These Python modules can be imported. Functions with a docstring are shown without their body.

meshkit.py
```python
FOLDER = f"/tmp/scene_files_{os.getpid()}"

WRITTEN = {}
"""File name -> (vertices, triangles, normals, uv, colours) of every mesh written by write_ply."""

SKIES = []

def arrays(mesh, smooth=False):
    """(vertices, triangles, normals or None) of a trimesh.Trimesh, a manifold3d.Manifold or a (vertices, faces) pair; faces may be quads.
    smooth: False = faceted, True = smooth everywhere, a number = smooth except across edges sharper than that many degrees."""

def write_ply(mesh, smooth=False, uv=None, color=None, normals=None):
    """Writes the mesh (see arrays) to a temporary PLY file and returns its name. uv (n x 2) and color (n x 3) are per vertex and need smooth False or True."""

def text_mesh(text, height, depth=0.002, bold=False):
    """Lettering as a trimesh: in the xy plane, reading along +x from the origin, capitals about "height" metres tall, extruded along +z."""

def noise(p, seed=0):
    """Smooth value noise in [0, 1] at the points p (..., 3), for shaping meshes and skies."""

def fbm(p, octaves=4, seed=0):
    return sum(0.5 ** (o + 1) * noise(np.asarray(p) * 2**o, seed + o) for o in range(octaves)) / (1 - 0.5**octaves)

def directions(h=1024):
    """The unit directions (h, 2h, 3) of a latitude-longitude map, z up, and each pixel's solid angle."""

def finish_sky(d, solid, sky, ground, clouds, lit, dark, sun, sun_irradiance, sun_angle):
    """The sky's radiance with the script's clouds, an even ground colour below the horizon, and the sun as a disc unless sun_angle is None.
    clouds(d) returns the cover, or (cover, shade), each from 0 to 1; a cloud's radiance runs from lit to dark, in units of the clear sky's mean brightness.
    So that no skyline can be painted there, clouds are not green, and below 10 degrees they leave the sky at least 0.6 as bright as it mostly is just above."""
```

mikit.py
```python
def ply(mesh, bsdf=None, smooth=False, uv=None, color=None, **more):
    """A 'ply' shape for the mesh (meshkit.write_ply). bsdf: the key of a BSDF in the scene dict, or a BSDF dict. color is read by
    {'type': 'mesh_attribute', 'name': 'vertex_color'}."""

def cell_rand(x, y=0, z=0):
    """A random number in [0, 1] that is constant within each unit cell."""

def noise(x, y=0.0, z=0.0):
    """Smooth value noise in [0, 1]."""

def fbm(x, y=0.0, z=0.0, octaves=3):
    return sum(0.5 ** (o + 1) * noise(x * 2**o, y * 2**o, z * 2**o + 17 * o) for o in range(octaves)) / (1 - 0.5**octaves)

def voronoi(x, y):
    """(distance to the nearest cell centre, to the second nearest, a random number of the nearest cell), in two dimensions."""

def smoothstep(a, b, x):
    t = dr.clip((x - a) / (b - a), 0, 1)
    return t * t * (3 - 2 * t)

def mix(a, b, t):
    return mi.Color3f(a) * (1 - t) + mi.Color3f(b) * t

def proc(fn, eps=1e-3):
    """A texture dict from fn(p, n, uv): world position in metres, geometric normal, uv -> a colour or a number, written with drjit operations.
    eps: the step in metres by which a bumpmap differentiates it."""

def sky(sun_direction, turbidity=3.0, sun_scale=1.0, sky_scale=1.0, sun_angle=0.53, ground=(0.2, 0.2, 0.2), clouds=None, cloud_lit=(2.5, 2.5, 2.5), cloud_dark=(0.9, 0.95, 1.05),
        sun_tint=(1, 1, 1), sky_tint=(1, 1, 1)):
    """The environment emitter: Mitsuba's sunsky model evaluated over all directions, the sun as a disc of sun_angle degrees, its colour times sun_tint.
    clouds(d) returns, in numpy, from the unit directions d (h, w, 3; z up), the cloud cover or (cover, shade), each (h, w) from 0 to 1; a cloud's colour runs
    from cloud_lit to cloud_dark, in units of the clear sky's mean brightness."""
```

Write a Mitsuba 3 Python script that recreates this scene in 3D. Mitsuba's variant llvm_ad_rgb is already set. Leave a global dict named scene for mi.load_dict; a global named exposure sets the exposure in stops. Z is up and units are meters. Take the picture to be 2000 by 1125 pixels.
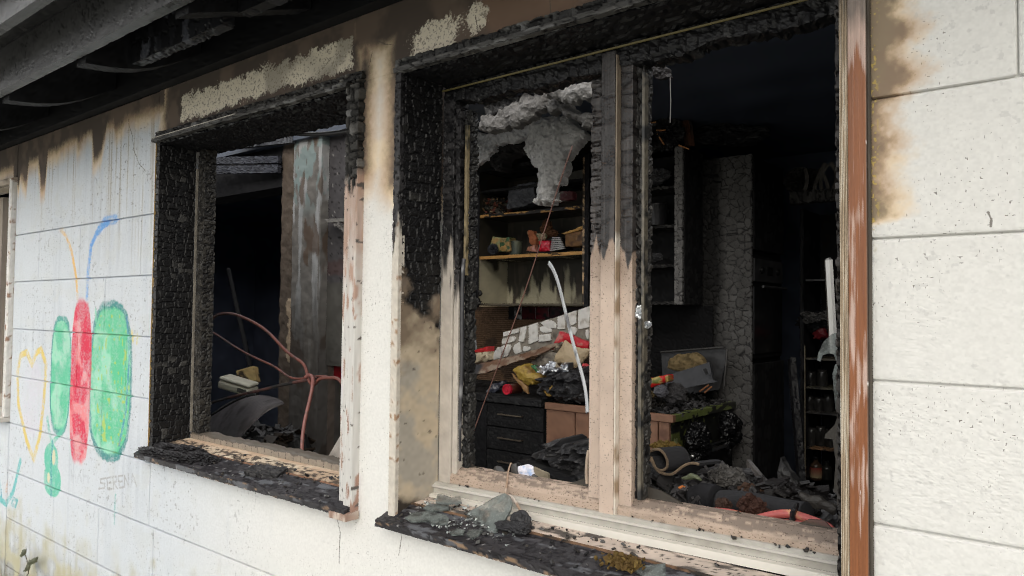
import math
import numpy as np, trimesh, drjit as dr, mitsuba as mi
import shapely
from shapely.geometry import Polygon
from scipy.spatial import cKDTree, Delaunay
import mikit, meshkit
from mikit import proc, fbm, noise, smoothstep, mix, voronoi
from mitsuba import ScalarTransform4f as T

# ------------------------------------------------------------------ camera, sky, exposure
EYE = np.array([0.3324, -1.4214, 1.6128])
YAW, PITCH, ROLL, FOCAL = 0.67861, 0.03336, 0.01021, 1450.0
_F = np.array([-math.sin(YAW) * math.cos(PITCH), math.cos(YAW) * math.cos(PITCH), math.sin(PITCH)])
_R0 = np.array([math.cos(YAW), math.sin(YAW), 0.0])
_U0 = np.cross(_R0, _F)
_R = math.cos(ROLL) * _R0 + math.sin(ROLL) * _U0
_U = -math.sin(ROLL) * _R0 + math.cos(ROLL) * _U0
scene, labels = {'type': 'scene'}, {}
scene['camera'] = {'type': 'perspective', 'fov': math.degrees(2 * math.atan(1000 / FOCAL)), 'fov_axis': 'x', 'near_clip': 0.02, 'far_clip': 400.0,
                   'to_world': T().look_at(origin=EYE.tolist(), target=(EYE + _F).tolist(), up=_U.tolist()),
                   'film': {'type': 'hdrfilm', 'width': 1024, 'height': 576}, 'sampler': {'type': 'independent', 'sample_count': 64}}
scene['sky'] = mikit.sky((0.55, -0.80, 0.52), 3, sun_scale=0.2, sun_angle=45, sun_tint=(.85, 1.0, 1.31), clouds=lambda d: 1.0, ground=(0.22, 0.22, 0.2))
exposure = 2.88


def _ray(px, py):
    d = (px - 1000) / FOCAL * _R - (py - 562.5) / FOCAL * _U + _F
    return d


def at(px, py, y=0.0):          # the point of the survey photograph at depth y behind the outer wall face
    d = _ray(px, py); t = (y - EYE[1]) / d[1]
    return EYE + t * d


def at_x(px, py, x):
    d = _ray(px, py); t = (x - EYE[0]) / d[0]
    return EYE + t * d


rng = np.random.default_rng(7)


# ------------------------------------------------------------------ helpers
def ref(k): return {'type': 'ref', 'id': k}


def num(key):
    if key not in scene and key not in labels: return key
    i = 1
    while f'{key}_{i:03d}' in scene or f'{key}_{i:03d}' in labels: i += 1
    return f'{key}_{i:03d}'


def L(key, label=None, cat=None, group=None, kind=None):
    d = labels.setdefault(key, {})
    for k, v in (('label', label), ('category', cat), ('group', group), ('kind', kind)):
        if v: d[k] = v
    return key


def arr(m):
    v, f, n = meshkit.arrays(m); return v, f


def mott(rgb, amp=0.3, scale=20.0, seed=1, rgb2=None, lo=.45, hi=.6):
    rgb = np.array(rgb, float)
    def fn(v):
        n = meshkit.fbm(v * scale + seed * 3.1, 4, seed)
        n2 = meshkit.noise(v * scale * 7 + 5.0, seed + 3)
        c = rgb * (1 + amp * ((n - .5) * 2 + (n2 - .5)))[:, None]
        if rgb2 is not None:
            t = np.clip((n - lo) / (hi - lo), 0, 1)[:, None]
            c = c * (1 - t) + np.array(rgb2) * (1 + amp * (n2 - .5))[:, None] * t
        return np.clip(c, .002, .95)
    return fn


def mott2(c, *a): return mott(tuple(3.6 * np.array(c)), *a)  # multiplied base colour: bluish haze of the dark rooms put into their walls


def put(key, m, bsdf, col=None, smooth=False, parent=None):
    if parent: key = parent + '__' + key
    if key in scene:
        i = 1
        while f'{key}_{i:03d}' in scene or (not parent and f'{key}_{i:03d}' in labels): i += 1
        key = f'{key}_{i:03d}'
    v, f = arr(m)
    if col is None:
        scene[key] = mikit.ply((v, f), bsdf, smooth=smooth)
    else:
        c = col(v) if callable(col) else (col if np.ndim(col) == 2 else np.tile(np.array(col, float), (len(v), 1)))
        scene[key] = mikit.ply((v, f), bsdf, smooth=bool(smooth), color=c)
    return key


def thing(name, label, cat, group=None, kind=None):
    k = num(name); L(k, label, cat, group, kind); return k


def gbox(lo, hi, res=1.0, r=0.0):
    lo, hi = np.array(lo, float), np.array(hi, float)
    lo, hi = np.minimum(lo, hi), np.maximum(lo, hi)
    r = min(r, .49 * (hi - lo).min())
    res = np.broadcast_to(res, 3)
    ax = []
    for k in range(3):
        n = max(1, int(math.ceil((hi[k] - lo[k]) / res[k])))
        g = np.linspace(lo[k], hi[k], n + 1)
        if r > 0:
            g = np.concatenate([[lo[k], lo[k] + r], g[(g > lo[k] + 1.2 * r) & (g < hi[k] - 1.2 * r)], [hi[k] - r, hi[k]]])
        ax.append(np.unique(g))
    V, Fs, off = [], [], 0
    for k in range(3):
        a, b = [(1, 2), (2, 0), (0, 1)][k]
        A, B = np.meshgrid(ax[a], ax[b], indexing='ij')
        na, nb = A.shape
        idx = np.arange(na * nb).reshape(na, nb)
        q = np.stack([idx[:-1, :-1], idx[1:, :-1], idx[1:, 1:], idx[:-1, 1:]], -1).reshape(-1, 4)
        for side in (0, 1):
            P = np.empty((na * nb, 3)); P[:, a] = A.ravel(); P[:, b] = B.ravel(); P[:, k] = (lo, hi)[side][k]
            V.append(P); Fs.append((q if side else q[:, ::-1]) + off); off += na * nb
    v, f = np.vstack(V), np.vstack(Fs)
    key = np.round(v / 1e-6).astype(np.int64)
    _, i, inv = np.unique(key, axis=0, return_index=True, return_inverse=True)
    v, f = v[i], inv.reshape(-1)[f]
    if r > 0:
        c = np.clip(v, lo + r, hi - r); d = v - c; ln = np.linalg.norm(d, axis=1, keepdims=True)
        v = np.where(ln > 1e-9, c + d / np.maximum(ln, 1e-9) * r, v)
    return v, np.vstack([f[:, [0, 1, 2]], f[:, [0, 2, 3]]])


def vnormals(v, f):
    return meshkit.arrays((v, f), True)[2]


def cells(v, cell, jit, seed):
    cell = np.broadcast_to(cell, 3).astype(float)
    p = v / cell
    i0 = np.unique(np.floor(p).astype(int), axis=0)
    off = np.array(np.meshgrid(*[(-1, 0, 1)] * 3, indexing='ij')).reshape(3, -1).T
    g = np.unique((i0[:, None] + off[None]).reshape(-1, 3), axis=0)
    rg = np.random.default_rng(seed)
    h = np.sin(g @ np.array([127.1, 311.7, 74.7]) + seed * 1.37) * 43758.5453
    r3 = np.stack([(h * k) % 1.0 for k in (1.0, 1.7321, 2.2361)], 1)
    pts = g + .5 + (r3 - .5) * jit
    d, ix = cKDTree(pts).query(p, k=2)
    return d[:, 1] - d[:, 0], d[:, 0], ((h * 3.317) % 1.0)[ix[:, 0]]


def lattice(v, axes, cell, seed):
    """Rows of squarish scales: distance to the nearest crack in cell units, and a random number of the scale."""
    rg = np.random.default_rng(seed); tab = rg.random(4096)
    w1, w2 = meshkit.fbm(v * 22, 3, seed) - .5, meshkit.fbm(v * 22 + 9.0, 3, seed + 1) - .5
    a, b = v[:, axes[0]] / cell[0] + w1 * 1.1 + 50, v[:, axes[1]] / cell[1] + w2 * 1.2 + 50
    def snap(x, key):                       # uneven lines: each line is moved by up to a third of a cell
        i = np.floor(x).astype(int); out = np.full(len(x), 9.0); idx = i.copy()
        L0 = i + .5 * tab[(i * 131 + key * 17) % 4096]; L1 = i + 1 + .5 * tab[((i + 1) * 131 + key * 17) % 4096]
        idx = np.where(x < L0, i - 1, i)
        Lm = i - 1 + .5 * tab[((i - 1) * 131 + key * 17) % 4096]
        d = np.where(x < L0, np.minimum(L0 - x, x - Lm), np.minimum(x - L0, L1 - x))
        return np.maximum(d, 0), idx
    db, row = snap(b, np.zeros(len(b), int))
    da, col = snap(a + tab[(row * 57) % 4096] * .8, row)
    return np.minimum(da, db), tab[(row * 73 + col * 179) % 4096]


def charize(m, cell, depth, seed=1, jit=.7, mask=None, w=.22, rough=.0, col0=(.006, .006, .007), col1=(.045, .043, .045), axes=None, var=.75, dome=.12):
    """Alligator char: cracks between the cells and domed cells, and its colour (black cracks, cells of uneven grey)."""
    v, f = arr(m)
    n = vnormals(v, f)
    if axes is None: g, d1, r = cells(v + .01 * (meshkit.noise(v * 30, seed)[:, None] - .5), cell, jit, seed)
    else: g, r = lattice(v, axes, cell, seed); d1 = .5 - g
    t = np.clip(g / (w * .62), 0, 1); t = t * t * (3 - 2 * t)
    k = 1.0 if mask is None else np.clip(mask(v), 0, 1)
    h = -depth * (1 - t) + depth * .45 * (r - .6) * t - depth * dome * d1 * (1 if dome < .2 else d1)
    h = h + depth * .55 * (meshkit.fbm(v * 42 + r[:, None] * 9, 2, seed + 2) - .5) * t
    h = h + rough * (meshkit.fbm(v * 160, 3, seed) - .5) * 2
    v2 = v + n * (h * k)[:, None]
    fine = meshkit.fbm(v * 220, 3, seed + 5)
    fine = fine * (1 + 8 * np.clip((r - .80) / .1, 0, 1) * np.clip((meshkit.noise(v * 9, seed + 6) - .45) / .2, 0, 1)) if axes is not None else fine  # some lattice scales lightened: glints of glossy char painted into the colour
    c = np.array(col0) + (np.array(col1) - np.array(col0)) * (t * (1 - var + var * r ** 1.6) * (.55 + .9 * fine))[:, None]
    return (v2, f), np.minimum(c, .13 if max(col1) < .14 else 1.0), k


def tube(pts, rad, seg=8, smooth_n=0, flat=1.0):
    P = np.array(pts, float)
    if smooth_n:
        from scipy.interpolate import CubicSpline
        s = np.concatenate([[0], np.cumsum(np.linalg.norm(np.diff(P, axis=0), axis=1))])
        P = CubicSpline(s, P)(np.linspace(0, s[-1], smooth_n))
    tan = np.gradient(P, axis=0); tan /= np.linalg.norm(tan, axis=1, keepdims=True)
    u = np.cross(tan[0], [0.3, 1, 0.2]); u /= np.linalg.norm(u)
    rad = np.atleast_1d(np.array(rad, float)); rr = np.interp(np.linspace(0, 1, len(P)), np.linspace(0, 1, len(rad)), rad) if len(rad) > 1 else np.full(len(P), rad[0])
    V = []
    ang = np.arange(seg) / seg * 2 * np.pi
    for i in range(len(P)):
        u = u - tan[i] * (u @ tan[i]); u /= np.linalg.norm(u); w = np.cross(tan[i], u)
        V.append(P[i] + rr[i] * (np.cos(ang)[:, None] * u + flat * np.sin(ang)[:, None] * w))
    V = np.vstack(V); Fq = []
    for i in range(len(P) - 1):
        for j in range(seg):
            a, b = i * seg + j, i * seg + (j + 1) % seg
            Fq += [[a, b, b + seg], [a, b + seg, a + seg]]
    n = len(V); V = np.vstack([V, P[0], P[-1]])
    for j in range(seg):
        Fq += [[n, (j + 1) % seg, j], [n + 1, n - seg + j, n - seg + (j + 1) % seg]]
    return V, np.array(Fq)


def relief(poly, y, thick=.02, res=.012, bulge=0.0, amp=0.0, scale=20.0, seed=1, ridged=False, tilt=(0, 0), world=False):
    """A body with the given outline facing the window: thick behind, its front domed and uneven. tilt: how y grows with x and z."""
    P = np.array(poly, float) if world else np.array([at(px, py, y)[[0, 2]] for px, py in poly])
    pg = Polygon(P)
    if not pg.is_valid: pg = pg.buffer(0)
    if pg.geom_type != 'Polygon': pg = max(pg.geoms, key=lambda g: g.area)
    L_ = pg.exterior.length
    nb = max(len(P), int(L_ / res))
    bd = np.array([pg.exterior.interpolate(t).coords[0] for t in np.unique(np.concatenate([np.linspace(0, L_, nb, endpoint=False)]))])
    if amp: bd = bd + (np.stack([meshkit.noise(np.c_[bd, bd[:, :1] * 0] * 60, seed + 9), meshkit.noise(np.c_[bd, bd[:, :1] * 0] * 60, seed + 10)], 1) - .5) * min(.03, 1.3 * amp)
    pg2 = Polygon(bd)
    if not pg2.is_valid: pg2 = pg2.buffer(0); pg2 = pg2 if pg2.geom_type == 'Polygon' else max(pg2.geoms, key=lambda g: g.area); bd = np.array(pg2.exterior.coords)[:-1]
    x0, z0, x1, z1 = pg2.bounds
    gx, gz = np.meshgrid(np.arange(x0, x1, res), np.arange(z0, z1, res))
    ip = np.c_[gx.ravel(), gz.ravel()]; ip = ip + (np.random.default_rng(seed).random(ip.shape) - .5) * res * .5
    inn = pg2.buffer(-res * .45)
    ip = ip[shapely.contains_xy(inn, ip[:, 0], ip[:, 1])] if not inn.is_empty else ip[:0]
    pts = np.vstack([bd, ip])
    tri = Delaunay(pts).simplices
    c = pts[tri].mean(1); tri = tri[shapely.contains_xy(pg2, c[:, 0], c[:, 1])]
    a = pts[tri]; cr = (a[:, 1, 0] - a[:, 0, 0]) * (a[:, 2, 1] - a[:, 0, 1]) - (a[:, 1, 1] - a[:, 0, 1]) * (a[:, 2, 0] - a[:, 0, 0])
    tri[cr < 0] = tri[cr < 0][:, ::-1]
    tri = tri[np.abs(cr) > 1e-12]
    nbd, n = len(bd), len(pts)
    ed = shapely.distance(shapely.points(pts), pg2.exterior) if bulge else np.zeros(n)
    dm = bulge * np.sqrt(np.clip(ed / max(1e-6, min(x1 - x0, z1 - z0) * .5), 0, 1)) if bulge else 0
    q = np.c_[pts[:, 0], np.zeros(n), pts[:, 1]] * scale
    ns = meshkit.fbm(q, 4, seed)
    if ridged: ns = 1 - 2 * np.abs(ns - .5) * 2
    base = y + tilt[0] * (pts[:, 0] - P[:, 0].mean()) + tilt[1] * (pts[:, 1] - P[:, 1].mean())
    front = base - dm - amp * (ns - .5) * 2
    back = base + thick + amp * .5 * (ns - .5) * 2
    V = np.vstack([np.c_[pts[:, 0], front, pts[:, 1]], np.c_[pts[:, 0], back, pts[:, 1]]])
    # front faces -y: the order (x, z) counter-clockwise gives a normal of -y
    F1, F2 = tri, tri[:, ::-1] + n
    e = np.sort(np.vstack([tri[:, [0, 1]], tri[:, [1, 2]], tri[:, [2, 0]]]), 1)
    d_e = np.vstack([tri[:, [0, 1]], tri[:, [1, 2]], tri[:, [2, 0]]])
    _, ix, cnt = np.unique(e, axis=0, return_index=True, return_counts=True)
    be = d_e[ix[cnt == 1]]
    S1 = np.c_[be[:, 1], be[:, 0], be[:, 0] + n]; S2 = np.c_[be[:, 1], be[:, 0] + n, be[:, 1] + n]
    return V, np.vstack([F1, F2, S1, S2])


def lump(c, rad, seed=1, amp=.35, scale=3.0, sub=4, ridged=False):
    m = trimesh.creation.icosphere(subdivisions=sub)
    v = np.array(m.vertices)
    n = meshkit.fbm(v * scale + seed * 7.7, 4, seed)
    if ridged: n = 1 - np.abs(n - .5) * 4
    v = v * (1 + amp * (n - .5) * 2)[:, None] * np.array(rad) + np.array(c)
    return v, np.array(m.faces)


def rot(ax, deg):
    return trimesh.transformations.rotation_matrix(math.radians(deg), ax)[:3, :3]


def flakes(pos, smin, smax, seed=1, thin=.25, tilt=1.0):
    rg = np.random.default_rng(seed)
    n = len(pos)
    base = np.array([[-1, -1, -1], [1, -1, -1], [1, 1, -1], [-1, 1, -1], [-1, -1, 1], [1, -1, 1], [1, 1, 1], [-1, 1, 1]], float) * .5
    fc = np.array([[0, 2, 1], [0, 3, 2], [4, 5, 6], [4, 6, 7], [0, 1, 5], [0, 5, 4], [1, 2, 6], [1, 6, 5], [2, 3, 7], [2, 7, 6], [3, 0, 4], [3, 4, 7]])
    s = smin + (smax - smin) * rg.random(n) ** 2.2
    V = base[None] * (1 + .5 * (rg.random((n, 8, 3)) - .5))
    V = V * np.stack([s, s * (.35 + .6 * rg.random(n)), s * thin * (.4 + rg.random(n))], 1)[:, None]
    a = rg.random(n) * 2 * np.pi; b = (rg.random(n) - .5) * 2 * tilt; c2 = (rg.random(n) - .5) * 2 * tilt
    ca, sa, cb, sb, cc, sc = np.cos(a), np.sin(a), np.cos(b), np.sin(b), np.cos(c2), np.sin(c2)
    Rz = np.zeros((n, 3, 3)); Rz[:, 0, 0] = ca; Rz[:, 0, 1] = -sa; Rz[:, 1, 0] = sa; Rz[:, 1, 1] = ca; Rz[:, 2, 2] = 1
    Rx = np.zeros((n, 3, 3)); Rx[:, 0, 0] = 1; Rx[:, 1, 1] = cb; Rx[:, 1, 2] = -sb; Rx[:, 2, 1] = sb; Rx[:, 2, 2] = cb
    Ry = np.zeros((n, 3, 3)); Ry[:, 1, 1] = 1; Ry[:, 0, 0] = cc; Ry[:, 0, 2] = sc; Ry[:, 2, 0] = -sc; Ry[:, 2, 2] = cc
    R = Rx @ Ry @ Rz
    V = np.einsum('nij,nkj->nki', R, V) + np.asarray(pos)[:, None]
    return V.reshape(-1, 3), (fc[None] + 8 * np.arange(n)[:, None, None]).reshape(-1, 3)


def cat(ms):
    V, F_, o = [], [], 0
    for m in ms:
        v, f = arr(m); V.append(v); F_.append(f + o); o += len(v)
    return np.vstack(V), np.vstack(F_)


def per_piece(n, verts, pal, seed=1):
    rg = np.random.default_rng(seed)
    pal = np.array(pal, float)
    c = pal[rg.integers(0, len(pal), n)] * (.6 + .8 * rg.random(n))[:, None]
    return np.repeat(c, verts, 0)


def prof(pts_yz, x0, x1, res=None):
    """A bar along x with the given (y, z) profile (counter-clockwise seen from +x)."""
    p = np.array(pts_yz, float); k = len(p)
    xs = np.linspace(x0, x1, 2 if res is None else max(2, int((x1 - x0) / res) + 1))
    V = np.vstack([np.c_[np.full(k, x), p] for x in xs]); F_ = []
    for i in range(len(xs) - 1):
        for j in range(k):
            a, b = i * k + j, i * k + (j + 1) % k
            F_ += [[a, a + k, b + k], [a, b + k, b]]
    tri = trimesh.creation.triangulate_polygon(Polygon(p), engine='earcut')
    tv, tf = tri
    ix = cKDTree(p).query(tv)[1]; t = ix[tf]
    a = p[t]; cr = (a[:, 1, 0] - a[:, 0, 0]) * (a[:, 2, 1] - a[:, 0, 1]) - (a[:, 1, 1] - a[:, 0, 1]) * (a[:, 2, 0] - a[:, 0, 0])
    t[cr < 0] = t[cr < 0][:, ::-1]
    m = trimesh.Trimesh(V, np.vstack([np.array(F_), t[:, ::-1], t + k * (len(xs) - 1)]), process=False)
    if m.volume < 0: m.invert()
    return np.array(m.vertices), np.array(m.faces)


def bowl(c, profile, seg=24, axis='z'):
    m = trimesh.creation.revolve(np.array(profile, float), sections=seg)
    v = np.array(m.vertices)
    if axis == '-y': v = v @ rot([1, 0, 0], 90).T
    return v + np.array(c), np.array(m.faces)


# ------------------------------------------------------------------ materials
VC = {'type': 'mesh_attribute', 'name': 'vertex_color'}


def grit(p, n, uv):
    return fbm(p.x * 260, p.y * 260, p.z * 260, 3)


def principled(rough, metal=0.0, spec=.5, bump=None, base=VC, eps=6e-4):
    b = {'type': 'principled', 'base_color': base, 'roughness': rough, 'metallic': metal, 'specular': spec}
    if bump: b = {'type': 'bumpmap', 'arbitrary': proc(grit, eps), 'scale': bump, 'bsdf': b}
    return {'type': 'twosided', 'bsdf': b}


scene['soot_skin'] = principled(.40, 0, .30, .0012)
scene['dull_skin'] = principled(.62, 0, .25, .0013)
scene['matte_skin'] = principled(.85, 0, .3, .0010)
scene['mid_skin'] = principled(.42, 0, .5)
scene['gloss_skin'] = principled(.18, 0, .5)
scene['metal_skin'] = principled(.34, 1.0, .5)
def dust(p, n, uv):
    return .16 + .5 * smoothstep(.35, .65, fbm(p.x * 45, p.y * 45, p.z * 45, 4)) + .2 * smoothstep(.6, .75, noise(p.x * 260, p.y * 260, p.z * 260))


scene['shard_glass'] = {'type': 'blendbsdf', 'weight': proc(dust), 'a': {'type': 'dielectric', 'int_ior': 1.5},
                        'b': {'type': 'twosided', 'bsdf': {'type': 'roughplastic', 'diffuse_reflectance': {'type': 'rgb', 'value': (.20, .228, .222)}, 'alpha': .12}}}
scene['sooty_glass'] = {'type': 'blendbsdf', 'weight': .55, 'a': {'type': 'dielectric', 'int_ior': 1.5},
                        'b': {'type': 'twosided', 'bsdf': {'type': 'roughplastic', 'diffuse_reflectance': {'type': 'rgb', 'value': (.075, .065, .055)}, 'alpha': .15}}}

def speckle(p, n, uv):
    a = smoothstep(.77, .83, noise(p.x * 340, p.y * 340, p.z * 320)) * .72
    b = smoothstep(.86, .90, noise(p.x * 190 + 3, p.y * 190, p.z * 200)) * .65
    return dr.maximum(a, b) * smoothstep(.05, .45, noise(p.x * 18, p.y * 18, p.z * 18))


def blister(p, n, uv):
    return smoothstep(.70, .85, noise(p.x * 240 + 7, p.y * 240, p.z * 240)) + .25 * noise(p.x * 500, p.y * 500, p.z * 120)


scene['speckled_skin'] = {'type': 'blendbsdf', 'weight': proc(speckle), 'a': {'type': 'twosided', 'bsdf': {'type': 'bumpmap', 'arbitrary': proc(blister, 6e-4), 'scale': .0012, 'bsdf': {'type': 'principled', 'base_color': VC, 'roughness': .45, 'specular': .5}}},
                          'b': {'type': 'twosided', 'bsdf': {'type': 'diffuse', 'reflectance': {'type': 'rgb', 'value': (.075, .052, .04)}}}}

# mural, all in metres on the wall face (x, z), taken from the photograph
def W(px, py): p = at(px, py, 0); return (p[0], p[2])


def seg_d(x, z, a, b):
    ax, az = a; bx, bz = b; ex, ez = bx - ax, bz - az
    t = dr.clip(((x - ax) * ex + (z - az) * ez) / (ex * ex + ez * ez), 0, 1)
    return dr.sqrt(dr.square(x - ax - t * ex) + dr.square(z - az - t * ez))


def path_d(x, z, pts):
    d = mi.Float(9)
    for a, b in zip(pts[:-1], pts[1:]): d = dr.minimum(d, seg_d(x, z, W(*a), W(*b)))
    return d


def rect_d(x, z, x0, x1, z0, z1):
    dx, dz = dr.maximum(x0 - x, x - x1), dr.maximum(z0 - z, z - z1)
    return dr.sqrt(dr.square(dr.maximum(dx, 0)) + dr.square(dr.maximum(dz, 0))) + dr.minimum(dr.maximum(dx, dz), 0)


def sq_ell(x, z, c, a, b, pw=2.6):
    return dr.power(dr.power(dr.abs(x - c[0]) / a, pw) + dr.power(dr.abs(z - c[1]) / b, pw), 1 / pw)


def px_ell(cx, cy, hx, hy):
    c = W(cx, cy); a = abs(W(cx + hx, cy)[0] - W(cx - hx, cy)[0]) / 2; b = abs(W(cx, cy - hy)[1] - W(cx, cy + hy)[1]) / 2
    return c, a, b


E_BODY, E_RW, E_LW = px_ell(157, 744, 20, 164), px_ell(214, 743, 40, 150), px_ell(118, 733, 19, 112)
E_S1, E_S2 = px_ell(100, 897, 14, 32), px_ell(102, 938, 17, 33)
HEART = [(62, 712), (52, 688), (40, 694), (34, 726), (36, 790), (52, 860), (66, 897), (78, 850), (86, 780), (90, 712), (80, 682), (70, 690), (62, 712)]
LETTERS = [[(207, 934), (196, 936), (196, 943), (204, 945), (204, 953), (192, 955)], [(217, 932), (209, 934), (210, 956), (219, 955)], [(210, 944), (217, 943)],
           [(222, 955), (220, 931), (228, 931), (228, 940), (221, 942), (229, 954)], [(240, 929), (231, 930), (233, 953), (242, 951)], [(232, 941), (239, 940)],
           [(233 + 11, 951), (243, 928), (252, 950), (251, 926)], [(256, 951), (259, 925), (267, 950)], [(257, 942), (264, 941)]]
SCRIB = [[(140, 920), (141, 940)], [(141, 930), (147, 928), (148, 940)], [(151, 940), (155, 924), (159, 940)], [(162, 922), (163, 941)], [(163, 930), (172, 930), (172, 942)]]


def mix1(a, b, t): return a + (b - a) * t


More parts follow.
